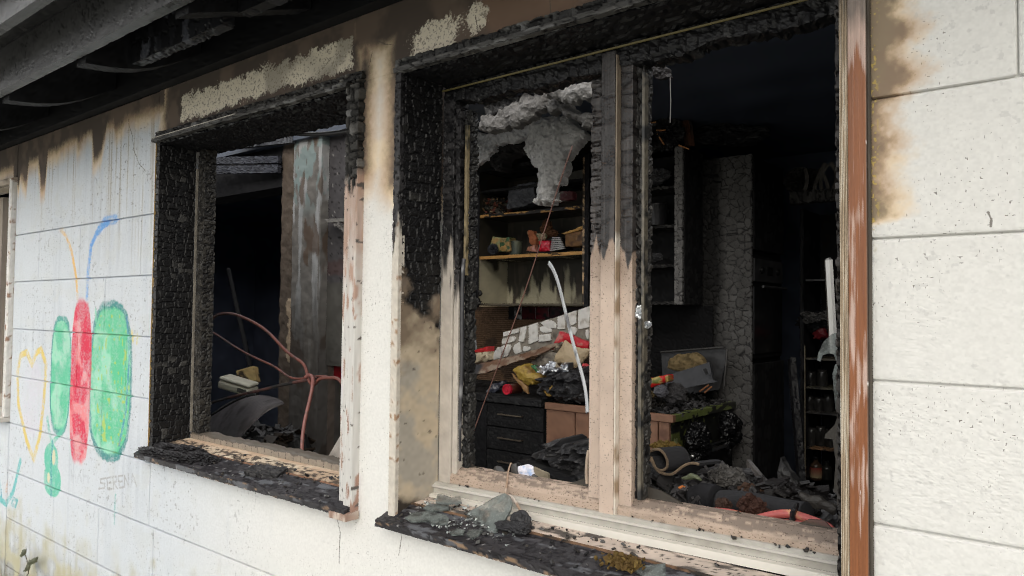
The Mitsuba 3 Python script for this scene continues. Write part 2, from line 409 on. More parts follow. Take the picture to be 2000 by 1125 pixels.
def wall_color(p, n, uv):
    x, z = p.x, p.z
    big, mid, fine = fbm(x * 2.1 + 3, z * 2.1, 1.7), fbm(x * 13, z * 13, 4.1, 4), fbm(x * 90, z * 90, 2.2, 3)
    streak = fbm(x * 38, z * 2.0 + 7, 3.3, 4)
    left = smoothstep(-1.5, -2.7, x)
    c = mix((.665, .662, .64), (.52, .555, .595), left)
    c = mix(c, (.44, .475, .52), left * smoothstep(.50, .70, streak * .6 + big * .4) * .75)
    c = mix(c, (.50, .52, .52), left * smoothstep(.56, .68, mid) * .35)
    # pits filled with dirt
    pit = smoothstep(.66, .74, fine) * smoothstep(.42, .58, fbm(x * 5, z * 5, 9.0))
    c = mix(c, (.16, .16, .165), pit * (.16 + .42 * left))
    grn = fbm(x * 210, z * 210, 7.2, 2)
    c = c * (.92 + .16 * grn)
    chip = smoothstep(.90, .95, noise(x * 330, z * 300, 3.0)) * smoothstep(.45, .75, noise(x * 11, z * 11, 8.0))
    c = mix(c, (.10, .085, .075), chip * .8)
    # algae and splash dirt near the ground: blotches
    low = smoothstep(.62, .18, z + (mid - .5) * .55 + (streak - .5) * .3)
    c = mix(c, mix((.36, .33, .19), (.12, .105, .06), smoothstep(.45, .65, mid)), low * .85)
    # vertical run marks under the eaves and the sills
    run = smoothstep(.55, .75, fbm(x * 70, z * 1.2, 6.0, 3)) * smoothstep(1.75, 2.35, z + (big - .5) * .6)
    c = mix(c, (.30, .25, .18), run * .55 * left)
    # mural paint: chalky coverage
    chalk = smoothstep(.28, .62, .55 * fbm(x * 150, z * 150, 1.0, 3) + .45 * fbm(x * 16, z * 9, 2.0, 3))
    wob = (fbm(x * 22, z * 22, 5.5, 3) - .5) * .10
    near = (x < -2.7)
    for (e, pw, col, edge) in ((E_RW, 2.7, (.10, .47, .26), (.05, .22, .22)), (E_LW, 3.0, (.10, .46, .28), (.06, .28, .25))):
        d = sq_ell(x, z, *e, pw) + wob
        inside = smoothstep(1.0, .96, d)
        c = dr.select(near, mix(c, mix(col, (.26, .58, .42), smoothstep(.48, .68, mid)), inside * (.66 + .34 * chalk)), c)
        c = dr.select(near, mix(c, edge, smoothstep(.07, .03, dr.abs(d - 1.0)) * (.45 + .5 * chalk)), c)
    spots = smoothstep(.80, .86, noise(x * 62, z * 50, 12.0)) * smoothstep(1, .85, sq_ell(x, z, *E_RW, 2.7))
    c = mix(c, (.38, .50, .10), spots * .8)
    d = sq_ell(x, z, *E_BODY, 3.2) + wob
    c = dr.select(near, mix(c, mix((.56, .03, .07), (.66, .22, .24), smoothstep(.52, .68, mid)), smoothstep(1.02, .94, d) * (.6 + .4 * chalk)), c)
    for e in (E_S1, E_S2):
        d = sq_ell(x, z, *e, 2.2) + wob
        c = dr.select(near, mix(c, (.12, .45, .33), smoothstep(1.02, .93, d) * (.5 + .5 * chalk)), c)
    for (e0, pw) in ((px_ell(105, 893, 3.5, 16), 2), (px_ell(95, 933, 3, 11), 2)):
        c = dr.select(near, mix(c, (.62, .56, .40), smoothstep(1.05, .85, sq_ell(x, z, *e0, pw)) * .8), c)
    strokes = (([(152, 582), (149, 540), (140, 490), (130, 462), (118, 448)], .013, (.66, .40, .10)), ([(170, 582), (172, 530), (178, 480), (192, 448), (210, 436)], .018, (.10, .28, .62)),
               ([(192, 452), (205, 432), (226, 428)], .026, (.12, .30, .62)), (HEART, .021, (.60, .46, .10)), ([(93, 818), (97, 846), (103, 868)], .018, (.12, .45, .35)),
               ([(104, 862), (116, 848), (124, 838)], .016, (.12, .45, .33)), ([(103, 862), (100, 900), (100, 970)], .008, (.05, .20, .30)), ([(0, 974), (12, 984), (26, 960), (40, 900)], .020, (.08, .40, .40)),
               ([(22, 984), (26, 974), (34, 978), (30, 990), (22, 984)], .012, (.06, .33, .36)), ([(1, 940), (3, 968)], .012, (.06, .30, .42)), ([(14, 942), (12, 960)], .012, (.60, .30, .16)),
               ([(187, 606), (188, 626)], .012, (.2, .55, .38)), ([(225, 966), (223, 1024)], .004, (.06, .35, .33)), ([(258, 648), (259, 668)], .010, (.62, .52, .12)), ([(268, 652), (267, 672)], .007, (.60, .50, .12)),
               ([(248, 620), (252, 700), (246, 800), (232, 870)], .008, (.08, .22, .40)))
    heart_in = smoothstep(1.0, .8, sq_ell(x, z, *px_ell(63, 780, 24, 82), 2.0)) * chalk
    c = dr.select(near, mix(c, (.56, .52, .60), heart_in * .5), c)
    for pts, w, col in strokes:
        c = dr.select(near, mix(c, col, smoothstep(w, w * .6, path_d(x, z, pts) + wob * .03) * (.15 + .75 * chalk)), c)
    for pts in LETTERS:
        c = dr.select(near, mix(c, (.26, .25, .25), smoothstep(.0062, .002, path_d(x, z, pts)) * (.12 + .5 * chalk)), c)
    for pts in SCRIB:
        c = dr.select(near, mix(c, (.30, .32, .36), smoothstep(.010, .003, path_d(x, z, pts)) * (.05 + .3 * chalk)), c)
    # soot and scorch: signed distances to the sooted areas, edges broken by noise
    drip = smoothstep(.48, .72, fbm(x * 9, z * .5, 2.0, 3))
    sa = (2.435 - .17 * drip * smoothstep(-2.9, -3.4, x) - .05 * smoothstep(-3.2, -4.2, x)) - z
    sa = dr.select(x < -2.62, sa, 9.0)
    sb = rect_d(x, z, -2.60, -1.415, 2.285, 2.6)
    sc = rect_d(x, z, -1.45, -1.2, 2.395, 2.7)
    sc2 = rect_d(x, z, -1.395, -1.372, 2.02, 2.6)
    sc3 = rect_d(x, z, -1.262, -1.20, 1.98, 2.6)
    sd = rect_d(x, z, -1.26, .0, 2.26, 2.7)
    lobes = mix1(.020 + .008 * dr.sin(z * 60), .048 + .016 * dr.sin(z * 78), smoothstep(1.985, 2.0, z)) * smoothstep(1.74, 1.80, z) - .30 * smoothstep(1.79, 1.72, z)
    se = dr.select(x > -.01, x - lobes, 9.0)
    s = dr.minimum(dr.minimum(dr.minimum(sa, sb), dr.minimum(sc, sd)), dr.minimum(dr.minimum(sc2, sc3), se))
    s = s * dr.select(x > -.01, 1.7, 1.0) + (mid - .5) * .035 + (fine - .5) * dr.select(x > -.01, .06, .022)
    scorch = smoothstep(.11, .0, s + (big - .5) * .05)
    c = mix(c, mix((.70, .52, .31), (.52, .35, .20), smoothstep(.4, .65, mid)), scorch * .88)
    dark = mix((.075, .058, .048), (.125, .092, .072), smoothstep(.4, .65, mid))
    brown = smoothstep(.40, .12, rect_d(x, z, -.85, -.62, 2.36, 2.5) * 4 + (mid - .5) * .6)
    dark = mix(dark, (.20, .125, .085), brown * .75)
    c = mix(c, dark, smoothstep(.045, -.022, s) * dr.select(x > -.01, .72, 1.0))
    # bare aggregate where the sooted paint has come off
    pa = rect_d(x, z, -2.48, -1.45, 2.350, 2.440 + .0 * z)
    q0 = W(850, 72)
    pb = (sq_ell(x, z, q0, .10, .045, 2) - 1) * .05
    pc = (sq_ell(x, z, W(932, 35), .03, .035, 2) - 1) * .03
    pt = dr.minimum(dr.minimum(pa, pb), pc) + (fbm(x * 28, z * 28, 6.1, 4) - .5) * .05 + (fbm(x * 190, z * 190, 3.1, 3) - .5) * .032
    bare = mix((.66, .60, .49), (.30, .26, .21), smoothstep(.50, .70, fbm(x * 170, z * 170, 4.4, 3)))
    bare = mix(bare, (.20, .18, .15), smoothstep(.5, .72, fbm(x * 7, z * 9, 1.1, 3)) * .6)
    c = mix(c, bare, smoothstep(.006, -.006, pt))
    # yellow lichen dots beside the brown casing
    lich = smoothstep(.68, .74, noise(x * 260, z * 210, 2.0)) * smoothstep(.022, .008, x) * dr.select(x > -.01, 1.0, 0.0) * smoothstep(1.7, 1.8, z)
    c = mix(c, (.50, .37, .09), lich * .8)
    # hairline cracks
    for pts in ([(248, 210), (252, 245), (258, 262), (262, 295), (272, 320), (285, 335)], [(727, 100), (722, 125), (714, 140)], [(735, 78), (752, 86), (772, 88)], [(1074, 0), (1076, 34)], [(928, 30), (935, 72)],
                [(786, 1036), (783, 1060), (779, 1085)], [(657, 1008), (664, 1040), (662, 1100)], [(1930, 415), (1936, 428), (1935, 442)]):
        c = mix(c, (.10, .085, .07), smoothstep(.0022, .0008, path_d(x, z, pts) + (fine - .5) * .004) * .8)
    return c


def wall_bump(p, n, uv):
    x, y, z = p.x, p.y, p.z
    f = fbm(x * 130, y * 130, z * 130, 3)
    left = smoothstep(-1.5, -2.7, x)
    smooth_render = dr.select((x > -1.42) & (x < -.02), .45, 1.0)
    return (f + .6 * noise(x * 330, y * 330, z * 330)) * (1 + .25 * left) * smooth_render + .5 * smoothstep(.45, .6, fbm(x * 30, y * 30, z * 18, 2)) * smoothstep(.75, .4, z) * smoothstep(-2.8, -3.3, x)


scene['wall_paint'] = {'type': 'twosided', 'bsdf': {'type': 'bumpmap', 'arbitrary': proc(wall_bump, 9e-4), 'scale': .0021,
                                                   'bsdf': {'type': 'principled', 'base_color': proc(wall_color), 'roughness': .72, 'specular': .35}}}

# ------------------------------------------------------------------ ground and sky surroundings
def ground_mesh():
    g = np.linspace(-1, 1, 41); g = np.sign(g) * np.abs(g) ** 3 * 150
    X, Y = np.meshgrid(g, g, indexing='ij')
    Z = -.02 + 0 * X
    idx = np.arange(X.size).reshape(X.shape)
    q = np.stack([idx[:-1, :-1], idx[1:, :-1], idx[1:, 1:], idx[:-1, 1:]], -1).reshape(-1, 4)
    return np.c_[X.ravel(), Y.ravel(), Z.ravel()], q


put('ground', ground_mesh(), 'matte_skin', mott((.30, .30, .27), .2, .8))
L('ground', 'pale paved ground in front of the burnt house', kind='structure')

# ------------------------------------------------------------------ the house: outer wall of painted blocks
H = 'house'
L(H, 'fire-damaged house with white painted block wall, burnt-out windows and charred eaves', 'house')
back = [gbox((-8, .010, -.05), (-5.45, .20, 2.5)), gbox((-5.45, .010, -.05), (-4.30, .2, 1.0)), gbox((-5.45, .010, 2.33), (-2.66, .2, 2.5)), gbox((-4.295, .010, -.05), (-2.665, .2, 2.33)),
        gbox((-2.665, .010, -.05), (-1.44, .2, 1.02)), gbox((-1.44, .010, -.05), (-1.24, .2, 2.31)), gbox((-1.24, .010, -.05), (-.03, .2, 1.02)), gbox((-2.66, .010, 2.33), (2.4, .2, 2.5)), gbox((-.03, .010, -.05), (2.4, .2, 2.33))]
WALL = put('wall', cat(back), 'wall_paint', parent=H)
L(WALL, 'white painted block wall with soot stains and a children\'s butterfly mural')


def block(x0, x1, z0, z1, name='block', gap=.0022, r=.004, gz=None, proud=None):
    gz = gap if gz is None else gz
    pr = rng.uniform(-.0012, .0012) if proud is None else proud
    v, f = gbox((x0 + gap * .35, pr, z0 + gz), (x1 - gap * .35, .012, z1 - gz), .25, r)
    t = rng.uniform(-1, 1, 2) * .0009
    v[:, 1] += np.where(v[:, 1] < .006, t[0] * (v[:, 0] - (x0 + x1) / 2) + t[1] * (v[:, 2] - (z0 + z1) / 2), 0)
    return put(name, (v, f), 'wall_paint', smooth=40, parent=WALL)


# left field, x -4.24 .. -2.66: courses of 0.25 m, the smooth rendered top course
for i, z0 in enumerate(np.arange(0, 2.0, .25)):
    xs = [-4.245, -3.90 if i % 2 else -3.62, -3.40 if i % 2 else -3.12, -2.79 if i == 7 else (-2.90 if i % 2 else None), -2.662]
    if z0 < .9: xs = [-4.245, -3.90 if i % 2 else -3.62, -3.40 if i % 2 else -3.12, -2.90 if i % 2 else -2.62, -2.40 if i % 2 else -2.12, -1.90 if i % 2 else -1.62, -1.44]
    xs = [a for a in xs if a is not None]
    if z0 == .75: xs = [a for a in xs if a < -2.7] + [-2.66]
    for a, b in zip(xs[:-1], xs[1:]): block(a, b, z0, z0 + .25)
block(-4.245, -2.662, 2.0, 2.498, 'rendered_panel')
block(-2.662, -1.44, .75, 1.04, 'rendered_panel', gz=.001)
block(-1.44, -1.236, 0, 2.296, 'rendered_panel', gap=0, r=.001, proud=.0)
block(-1.236, -.0, 0, 1.035, 'rendered_panel', gap=0, r=.001, proud=.0002)
block(-2.662, .0, 2.296, 2.498, 'rendered_panel', gap=0, r=.001, proud=.0004)
block(-5.46, -4.25, 2.32, 2.498, 'rendered_panel')
block(-8.0, -5.46, 0, 2.498, 'rendered_panel')
block(-5.46, -4.25, 0, 1.0, 'rendered_panel')
for i, z0 in enumerate(np.arange(0, 2.5, .25)):
    xs = [.001, .234, .734, 1.234, 1.734, 2.4] if i != 8 else [.001, .222, .722, 1.222, 1.722, 2.4]
    for a, b in zip(xs[:-1], xs[1:]): block(a, b, z0, min(2.498, z0 + .25), gap=.0024, r=.013, gz=.0014)
# return side walls and the house body behind
L(put('side_wall', cat([gbox((-8.0, .2, -.05), (-7.8, 5.2, 2.5)), gbox((2.2, .2, -.05), (2.4, 5.2, 2.5)), gbox((-8, 5.0, -.05), (2.4, 5.2, 2.5))]), 'wall_paint', parent=H))

# ------------------------------------------------------------------ eaves
CH = lambda a=(.006, .006, .007), b=(.045, .043, .045): dict(col0=a, col1=b)


def charred(key, m, cell, depth, seed, parent, jit=.7, mask=None, w=.22, rough=.0, bsdf='soot_skin', a=(.006, .006, .007), b=(.045, .043, .045), axes=None, var=.75, dome=.12):
    mm, c, k = charize(m, cell, depth, seed, jit, mask, w, rough, a, b, axes, var, dome)
    if bsdf == 'soot_skin' and mm[0][:, 1].min() > .7: bsdf = 'dull_skin'
    return put(key, mm, bsdf, c, parent=parent)


EAVE = charred('eave', gbox((-8, -.045, 2.498), (2.4, .20, 2.66), (.03, .03, .012)), (.06, .05, .05), .0015, 3, H, w=.1, a=(.003, .003, .004), b=(.006, .0065, .008), bsdf='dull_skin')
L(EAVE, 'charred roof overhang with burnt fascia and rafters')
ZR = lambda y: 2.548 + .36 * (y + .05)            # underside of the rafters


def slope_beam(x0, x1, y0, y1, below, h, res, curved=False):
    v, f = gbox((x0, y0, 0), (x1, y1, h), res)
    z = v[:, 2] - below + 2.548 + .36 * (v[:, 1] + .05)
    if curved:
        t = np.clip((v[:, 1] - y0) / (y1 - y0), 0, 1)
        z = z - (1 - v[:, 2] / h) * .035 * np.sin(np.pi * t)
    return np.c_[v[:, 0], v[:, 1], z], f


for i, xr in enumerate((-4.45, -3.72, -2.98, -2.28, -1.62, -.75, .1, .9)):
    charred('rafter', slope_beam(xr - .035, xr + .035, -.44, -.05, 0, .15, (.012, .012, .012), curved=i < 4), (.045, .03, .035), .002, 11 + i, EAVE, w=.12, a=(.003, .003, .004), b=(.010, .0105, .013), bsdf='dull_skin')


def fascia_wear(v):
    return np.clip((v[:, 0] + 3.3) / 1.0 + (meshkit.fbm(v * 6, 3, 2) - .5) * 1.2, .05, 1)


fm, fc, fk = charize(gbox((-7.5, -.485, 2.425), (2.0, -.45, 2.585), (.0095, .02, .008)), (.034, .03, .026), .0014, 21, .75, fascia_wear, .10, .0, (.006, .006, .007), (.050, .050, .052), None, .35)
patch = meshkit.fbm(fm[0] * np.array([9, 9, 14]), 4, 8)
grey = np.array([.062, .062, .064]) * (.6 + .8 * meshkit.fbm(fm[0] * np.array([30, 30, 90]), 3, 4))[:, None]
tt = np.clip((patch - .42) / .08, 0, 1)[:, None] * np.clip(1.25 - fk, .12, 1)[:, None]
L(put('fascia', fm, 'mid_skin', fc * (1 - tt) + grey * tt, parent=EAVE), 'lower fascia board with grey flaking paint and char cracks')
fm, fc, fk = charize(gbox((-7.5, -.64, 2.505), (2.0, -.605, 2.61), (.012, .02, .010)), (.045, .03, .03), .0012, 23, .75, fascia_wear, .13)
tt = np.clip((meshkit.fbm(fm[0] * np.array([7, 9, 16]), 4, 5) - .42) / .08, 0, 1)[:, None] * .8
L(put('fascia', fm, 'mid_skin', fc * (1 - tt) + grey[:1] * .5 * tt, parent=EAVE), 'upper fascia board under the roof edge')
charred('soffit_board', gbox((-7.5, -.604, 2.585), (2.0, -.4865, 2.60), (.03, .03, .01)), (.06, .04, .04), .003, 25, EAVE, b=(.010, .010, .012))
# boarding over the rafters, burnt in places
for i, (x0, x1, yy) in enumerate(((-7.5, -2.05, -.44), (-2.04, -1.35, -.44), (-1.34, -.4, -.44), (-.39, 2.0, -.44))):
    v, f = gbox((x0, yy, 0), (x1, .02, .02), (.02, .012, .01))
    v = np.c_[v[:, 0], v[:, 1], v[:, 2] + 2.70 + .36 * (v[:, 1] + .05)]
    charred('roof_board', (v, f), (.05, .05, .04), .002, 31 + i, EAVE, w=.12, a=(.003, .003, .004), b=(.009, .0095, .012), bsdf='dull_skin')
# a short hanging blocking piece between two rafters
for x0, x1, y0, y1, z0, z1, s in ((-2.24, -1.66, -.30, -.26, 2.44, 2.60, 41), (-1.58, -.79, -.30, -.26, 2.45, 2.60, 43)):
    charred('blocking', gbox((x0, y0, z0), (x1, y1, z1), (.008, .01, .008)), (.045, .075), .004, s, EAVE, axes=(0, 2), w=.12, b=(.022, .023, .028))
v, f = gbox((-7.6, -.70, 2.60), (2.1, -.655, 2.66), .5, .006)
L(put('gutter', (v, f), 'metal_skin', mott((.20, .205, .21), .2, 4), parent=EAVE), 'grey metal edge strip of the roof')
HX0, HX1, HY0, HY1 = -4.6, .70, .27, 1.16          # unseen burnt-through roof and ceiling, opened behind the window heads to let daylight in
RY0, RY1 = -.02, 2.3
rc = [gbox((-7.9, -.66, 0), (2.3, RY0, .03), .5), gbox((-7.9, RY1, 0), (2.3, 5.1, .03), .5), gbox((-7.9, RY0, 0), (-6.8, RY1, .03), .5), gbox((HX1 + .5, RY0, 0), (2.3, RY1, .03), .5)]
v, f = cat(rc)
v = np.c_[v[:, 0], v[:, 1], v[:, 2] + 2.622 + .36 * (v[:, 1] + .66)]
put('roof_covering', (v, f), 'matte_skin', mott((.06, .058, .056), .3, 4), parent=EAVE)

# ------------------------------------------------------------------ right window (the big one)
def wood_burn(z0, seed, char=(.02, .019, .019)):
    """weathered timber: bare below, charred above about z0"""
    return lambda v: np.clip((v[:, 2] - z0 + (meshkit.fbm(v * np.array([60, 60, 5]), 4, seed) - .5) * .32) / .05, 0, 1)


def grain(v, sx=420.0, sz=7.0, seed=1):
    return meshkit.fbm(np.c_[v[:, 0] * sx, v[:, 1] * sx, v[:, 2] * sz], 4, seed)


WR = num('house__window_001'); labels.setdefault(WR, {})
fx, fixc, fk = charize(gbox((-1.205, .150, 1.09), (-1.158, .215, 2.24), (.004, .006, .006), .003), (.04, .03, .018), .004, 51, .5, wood_burn(1.80, 3))
wh = mott((.44, .40, .355), .22, 30, 4)(fx[0]); k = wood_burn(1.72, 3)(fx[0])[:, None]
put('house__window_001', fx, 'soot_skin', fixc * k + wh * (1 - k)); L(WR, 'large two-light window, its glass gone and its frame charred at the top')
# casing on the wall face
m = gbox((-1.234, -.018, 1.045), (-1.207, .008, 2.29), (.005, .006, .006), .003)
mm, c, k = charize(m, (.03, .03, .022), .0045, 53, .6, wood_burn(1.80, 5)); k = k[:, None]
pale = mott((.53, .49, .43), .25, 60, 6, (.30, .19, .12), .62, .68)(mm[0])
L(put('casing', mm, 'soot_skin', c * k + pale * (1 - k), parent=WR), 'left casing board, charred above and peeling white below')
L(charred('casing', gbox((-1.236, -.016, 2.299), (.004, .006, 2.324), (.006, .006, .005), .003), (.030, .026), .006, 55, WR, axes=(0, 2), w=.18, b=(.055, .054, .052)), 'ribbed charred head casing')
charred('casing', gbox((-1.232, -.026, 2.283), (-.032, -.002, 2.2985), (.008, .006, .004), .002), (.05, .010), .003, 57, WR, axes=(0, 2), w=.12, b=(.085, .083, .08), var=.4)
# right casing: charred inner bead, silver ridged strip, orange-brown varnished board
charred('bead', gbox((-.056, -.006, 1.0), (-.0455, .03, 2.284), (.004, .006, .005), .002), (.03, .03, .02), .007, 59, WR, jit=.8, b=(.04, .036, .034))
v, f = gbox((-.0452, -.014, 1.0), (-.0315, .01, 2.284), (.0008, .012, .006))
rid = np.abs(np.sin(v[:, 0] * 1150 + 3 * (meshkit.noise(v * np.array([30, 0, 4.]), 2) - .5)))
v[:, 1] -= np.where(v[:, 1] < 0, (rid - .5) * .0022, 0)
g = grain(v, 300, 9, 8); cc = np.array([.50, .40, .29]) * (.30 + .95 * rid * g + .2 * g)[:, None]
tb = np.clip((v[:, 2] - 2.10 + (g - .5) * .3) / .15, 0, .93)[:, None]
tw = np.clip((g * rid - .46) / .1, 0, 1)[:, None]; cc = cc * (1 - tw) + np.array([.62, .58, .50]) * tw
L(put('strip', (v, f), 'matte_skin', cc * (1 - tb) + np.array([.05, .042, .036]) * tb * (.5 + g[:, None]), parent=WR), 'weathered silver-brown ridged strip of the right casing')
v, f = gbox((-.0308, -.0165, 1.0), (.0006, .006, 2.33), (.0011, .012, .005), .002)
g = grain(v, 520, 6, 9); g2 = grain(v, 160, 3.5, 10); lg = meshkit.fbm(v * np.array([40, 1, 6.0]), 4, 12)
og = np.array([.215, .075, .026]) * (.40 + .75 * g2 + .45 * g)[:, None]
gp = np.array([.42, .30, .25]) * (.55 + .9 * g)[:, None]
worn = np.clip((lg - .565 + .30 * np.clip((v[:, 2] - 1.93) / .15, -.25, 1) + .16 * np.exp(-((v[:, 2] - 1.52) / .07) ** 2) + .12 * np.exp(-((v[:, 2] - 1.83) / .07) ** 2) + (g - .5) * .5) / .10, 0, 1)[:, None]
cc = og * (1 - worn) + gp * worn
tb = np.clip((v[:, 2] - 2.13 + (lg - .5) * .25) / .09, 0, .85)[:, None]
cc = cc * (1 - tb) + np.array([.12, .10, .085]) * (.6 + .8 * g[:, None]) * tb
dk = np.clip((v[:, 0] + .0012) / .001, 0, .8)[:, None]; cc = cc * (1 - dk) + np.array([.06, .05, .04]) * dk
sp = (meshkit.noise(v * np.array([330, 1, 75.]), 5) > .975)[:, None]; cc = np.where(sp, [.62, .60, .58], cc)
v[:, 1] += np.where(v[:, 1] < -.012, (g - .5) * .0016, 0)
L(put('casing', (v, f), 'mid_skin', np.clip(cc, .004, .9), parent=WR), 'right casing board of orange-brown varnished wood, greyed at the top')
put('trim', gbox((.0008, -.012, 1.0), (.0045, .006, 2.33), .05, .001), 'matte_skin', mott((.07, .06, .05), .5, 60), parent=WR)
# jamb lining (left), charred over bare plaster
jm = lambda v: np.clip((v[:, 2] - 1.615 + .55 * np.clip(v[:, 1] - .06, -.2, .2) + (meshkit.fbm(v * 14, 4, 3) - .5) * .30) / .05, 0, 1)
mm, c, k = charize(gbox((-1.232, -.004, 1.05), (-1.2065, .150, 2.284), (.02, .0038, .0038)), (.030, .026), .0042, 61, .55, jm, .16, .0010, (.005, .005, .006), (.012, .0118, .012), (1, 2))
v = mm[0]; pl = mott((.50, .42, .31), .22, 12, 7, (.36, .33, .28), .45, .6)(v)
sb = np.clip((.035 - (v[:, 2] - 1.06) + .10 * (meshkit.fbm(v * 18, 4, 9) - .42) + .25 * np.clip(.06 - v[:, 1], -.1, .1)) / .04, 0, .95)[:, None]
sb = np.maximum(sb, np.clip((meshkit.fbm(v * 60, 4, 19) - .72) / .04, 0, .6)[:, None]); pl = pl * (1 - sb) + np.array([.025, .02, .018]) * sb
br = np.clip((v[:, 2] - 1.48 + (meshkit.fbm(v * 20, 4, 13) - .5) * .3) / .12, 0, 1)[:, None]; pl = pl * (1 - br * .75) + np.array([.10, .065, .045]) * br * .75
L(put('jamb', mm, 'soot_skin', c * k[:, None] + pl * (1 - k[:, None]), parent=WR), 'left jamb lining charred into square scales above bare dirty plaster')
put('jamb', gbox((-.0445, .011, 1.05), (-.030, .20, 2.283), .1), 'soot_skin', mott((.03, .028, .027), .4, 30), parent=WR)
L(charred('head_lining', gbox((-1.206, .0, 2.281), (-.046, .20, 2.296), (.009, .007, .01)), (.05, .035, .03), .006, 63, WR, b=(.010, .010, .012)), 'charred lining of the window head')
put('gasket', tube([(-1.204, .146, 2.268), (-.047, .146, 2.2715)], .0028, 6), 'mid_skin', mott((.14, .115, .045), .5, 40), parent=WR)
# frame head with a ragged burnt lower edge
v, f = gbox((-1.205, .150, 2.222), (-.046, .205, 2.28), (.006, .008, .006))
rag = (meshkit.fbm(np.c_[v[:, 0] * 16, v[:, 0] * 0, v[:, 0] * 0], 4, 5) - .5) * .045
lowm = np.clip((2.262 - v[:, 2]) / .05, 0, 1); v[:, 2] += lowm * rag
charred('frame_head', (v, f), (.026, .055), .006, 65, WR, axes=(0, 2), b=(.014, .014, .015), rough=.0015)


def pvc(v, z_burn, seed, tone=(.60, .475, .385)):
    sp = meshkit.noise(v * np.array([230, 230, 230]), seed); sp2 = meshkit.noise(v * np.array([120, 120, 150]), seed + 1)
    c = np.array(tone) * (.93 + .16 * (meshkit.fbm(v * 14, 3, seed) - .5) * 2)[:, None]
    edge = z_burn + .06 * (1 - 4 * np.abs((v[:, 0] * 22 + seed * .37) % 1 - .5)) * .5 + .05 * (meshkit.fbm(v * np.array([90, 90, 12]), 3, seed + 2) - .5)
    return c, np.clip((v[:, 2] - edge) / .010, 0, 1)


def pvc_bar(key, x0, x1, y0, y1, z0, z1, zb, seed, lab=None, cell=(.05, .05, .03), dep=.003, tone=(.53, .42, .345), skin='speckled_skin'):
    m = gbox((x0, y0, z0), (x1, y1, z1), (.0028, .008, .0032), .0025)
    k0 = pvc(m[0], zb, seed)[1]
    mm, c, _ = charize(m, cell, dep, seed, .6, lambda v: k0, .2, .0006, (.008, .007, .008), (.060, .055, .054))
    st = meshkit.fbm(m[0] * np.array([300, 300, 6]), 3, seed)
    c = c * (.45 + 1.15 * st)[:, None] + np.array([.045, .04, .038]) * (np.clip((st - .52) / .1, 0, 1) * np.clip(.35 + (2.0 - m[0][:, 2]) * 1.2, 0, 1))[:, None]
    p = pvc(m[0], zb, seed, tone)[0]
    sc_ = np.clip((m[0][:, 2] - zb + .11 + .07 * (meshkit.fbm(m[0] * np.array([70, 70, 14]), 4, seed + 4) - .5)) / .10, 0, 1)[:, None] * .6
    p = p * (1 - sc_) + np.array([.20, .135, .095]) * sc_
    k = k0[:, None]
    key = put(key, mm, skin, c * k + p * (1 - k), parent=WR)
    if lab: L(key, lab)


pvc_bar('sash_stile', -.690, -.649, .158, .21, 1.10, 2.205, 1.765, 71, None, (.05, .05, .018), .006)
pvc_bar('mullion', -.648, -.6075, .140, .22, 1.10, 2.262, 1.772, 73, 'centre mullion, pinkish plastic below and black char above', (.30, .30, .09), .0012)
put('cover_strip', gbox((-.6062, .140, 1.105), (-.6024, .17, 2.25), .02, .001), 'mid_skin', lambda v: np.where((v[:, 2] > 1.80)[:, None], mott((.20, .16, .12), .5, 30)(v), mott((.62, .57, .50), .3, 25, 3, (.30, .22, .15), .52, .62)(v)), parent=WR)
pvc_bar('sash_stile', -.6017, -.567, .156, .21, 1.10, 2.245, 1.752, 75, None, (.30, .30, .05), .0014)
mm, c, k = charize(gbox((-.5668, .172, 1.13), (-.5415, .21, 2.225), (.004, .006, .005)), (.02, .03, .03), .007, 77, .8, None, .2, .002, b if False else (.006, .006, .007), (.05, .047, .043))
put('glazing_channel', mm, 'soot_skin', c, parent=WR)
put('glazing_bead', cat([gbox((-.5475, .166, 1.47), (-.5405, .185, 2.20), (.004, .01, .008)), gbox((-.552, .160, 1.17), (-.5435, .175, 1.60), (.004, .01, .01))]), 'mid_skin', mott((.13, .115, .09), .6, 30, 5, (.02, .02, .02), .5, .58), parent=WR)
mm, c, k = charize(gbox((-1.157, .156, 1.12), (-1.1385, .21, 2.21), (.004, .006, .005), .002), (.03, .03, .02), .004, 79, .6, wood_burn(1.70, 8))
p = mott((.48, .44, .39), .2, 30, 9)(mm[0]); kk = wood_burn(1.66, 8)(mm[0])[:, None]
put('sash_stile', mm, 'soot_skin', c * kk + p * (1 - kk), parent=WR)
charred('glazing_channel', gbox((-1.138, .175, 1.15), (-1.114, .21, 2.205), (.005, .006, .005)), (.02, .03, .03), .008, 81, WR, rough=.003, b=(.035, .034, .032))
put('glazing_bead', gbox((-1.130, .166, 1.72), (-1.1205, .178, 2.16), (.004, .008, .01), .001), 'mid_skin', mott((.24, .19, .11), .5, 30, 3, (.04, .035, .02), .52, .6), parent=WR)
# lower rails, aluminium track and white drip strip, all slightly out of level
def tilt_z(m, k=.012, x0=-1.2):
    v, f = arr(m); v = v.copy(); v[:, 2] += k * (v[:, 0] - x0); return v, f


def rail_mesh(x0, x1, zb, zt):
    return prof([(.150, zb), (.205, zb), (.205, zt + .012), (.172, zt + .010), (.156, zt - .006), (.150, zt - .014)], x0, x1, .003)


def sub_profile(m):            # add points across the face of the rail so that its speckles show
    v, f = arr(m); t = trimesh.Trimesh(v, f, process=False)
    v2, f2 = trimesh.remesh.subdivide_to_size(t.vertices, t.faces, .006, max_iter=12)
    return v2, f2


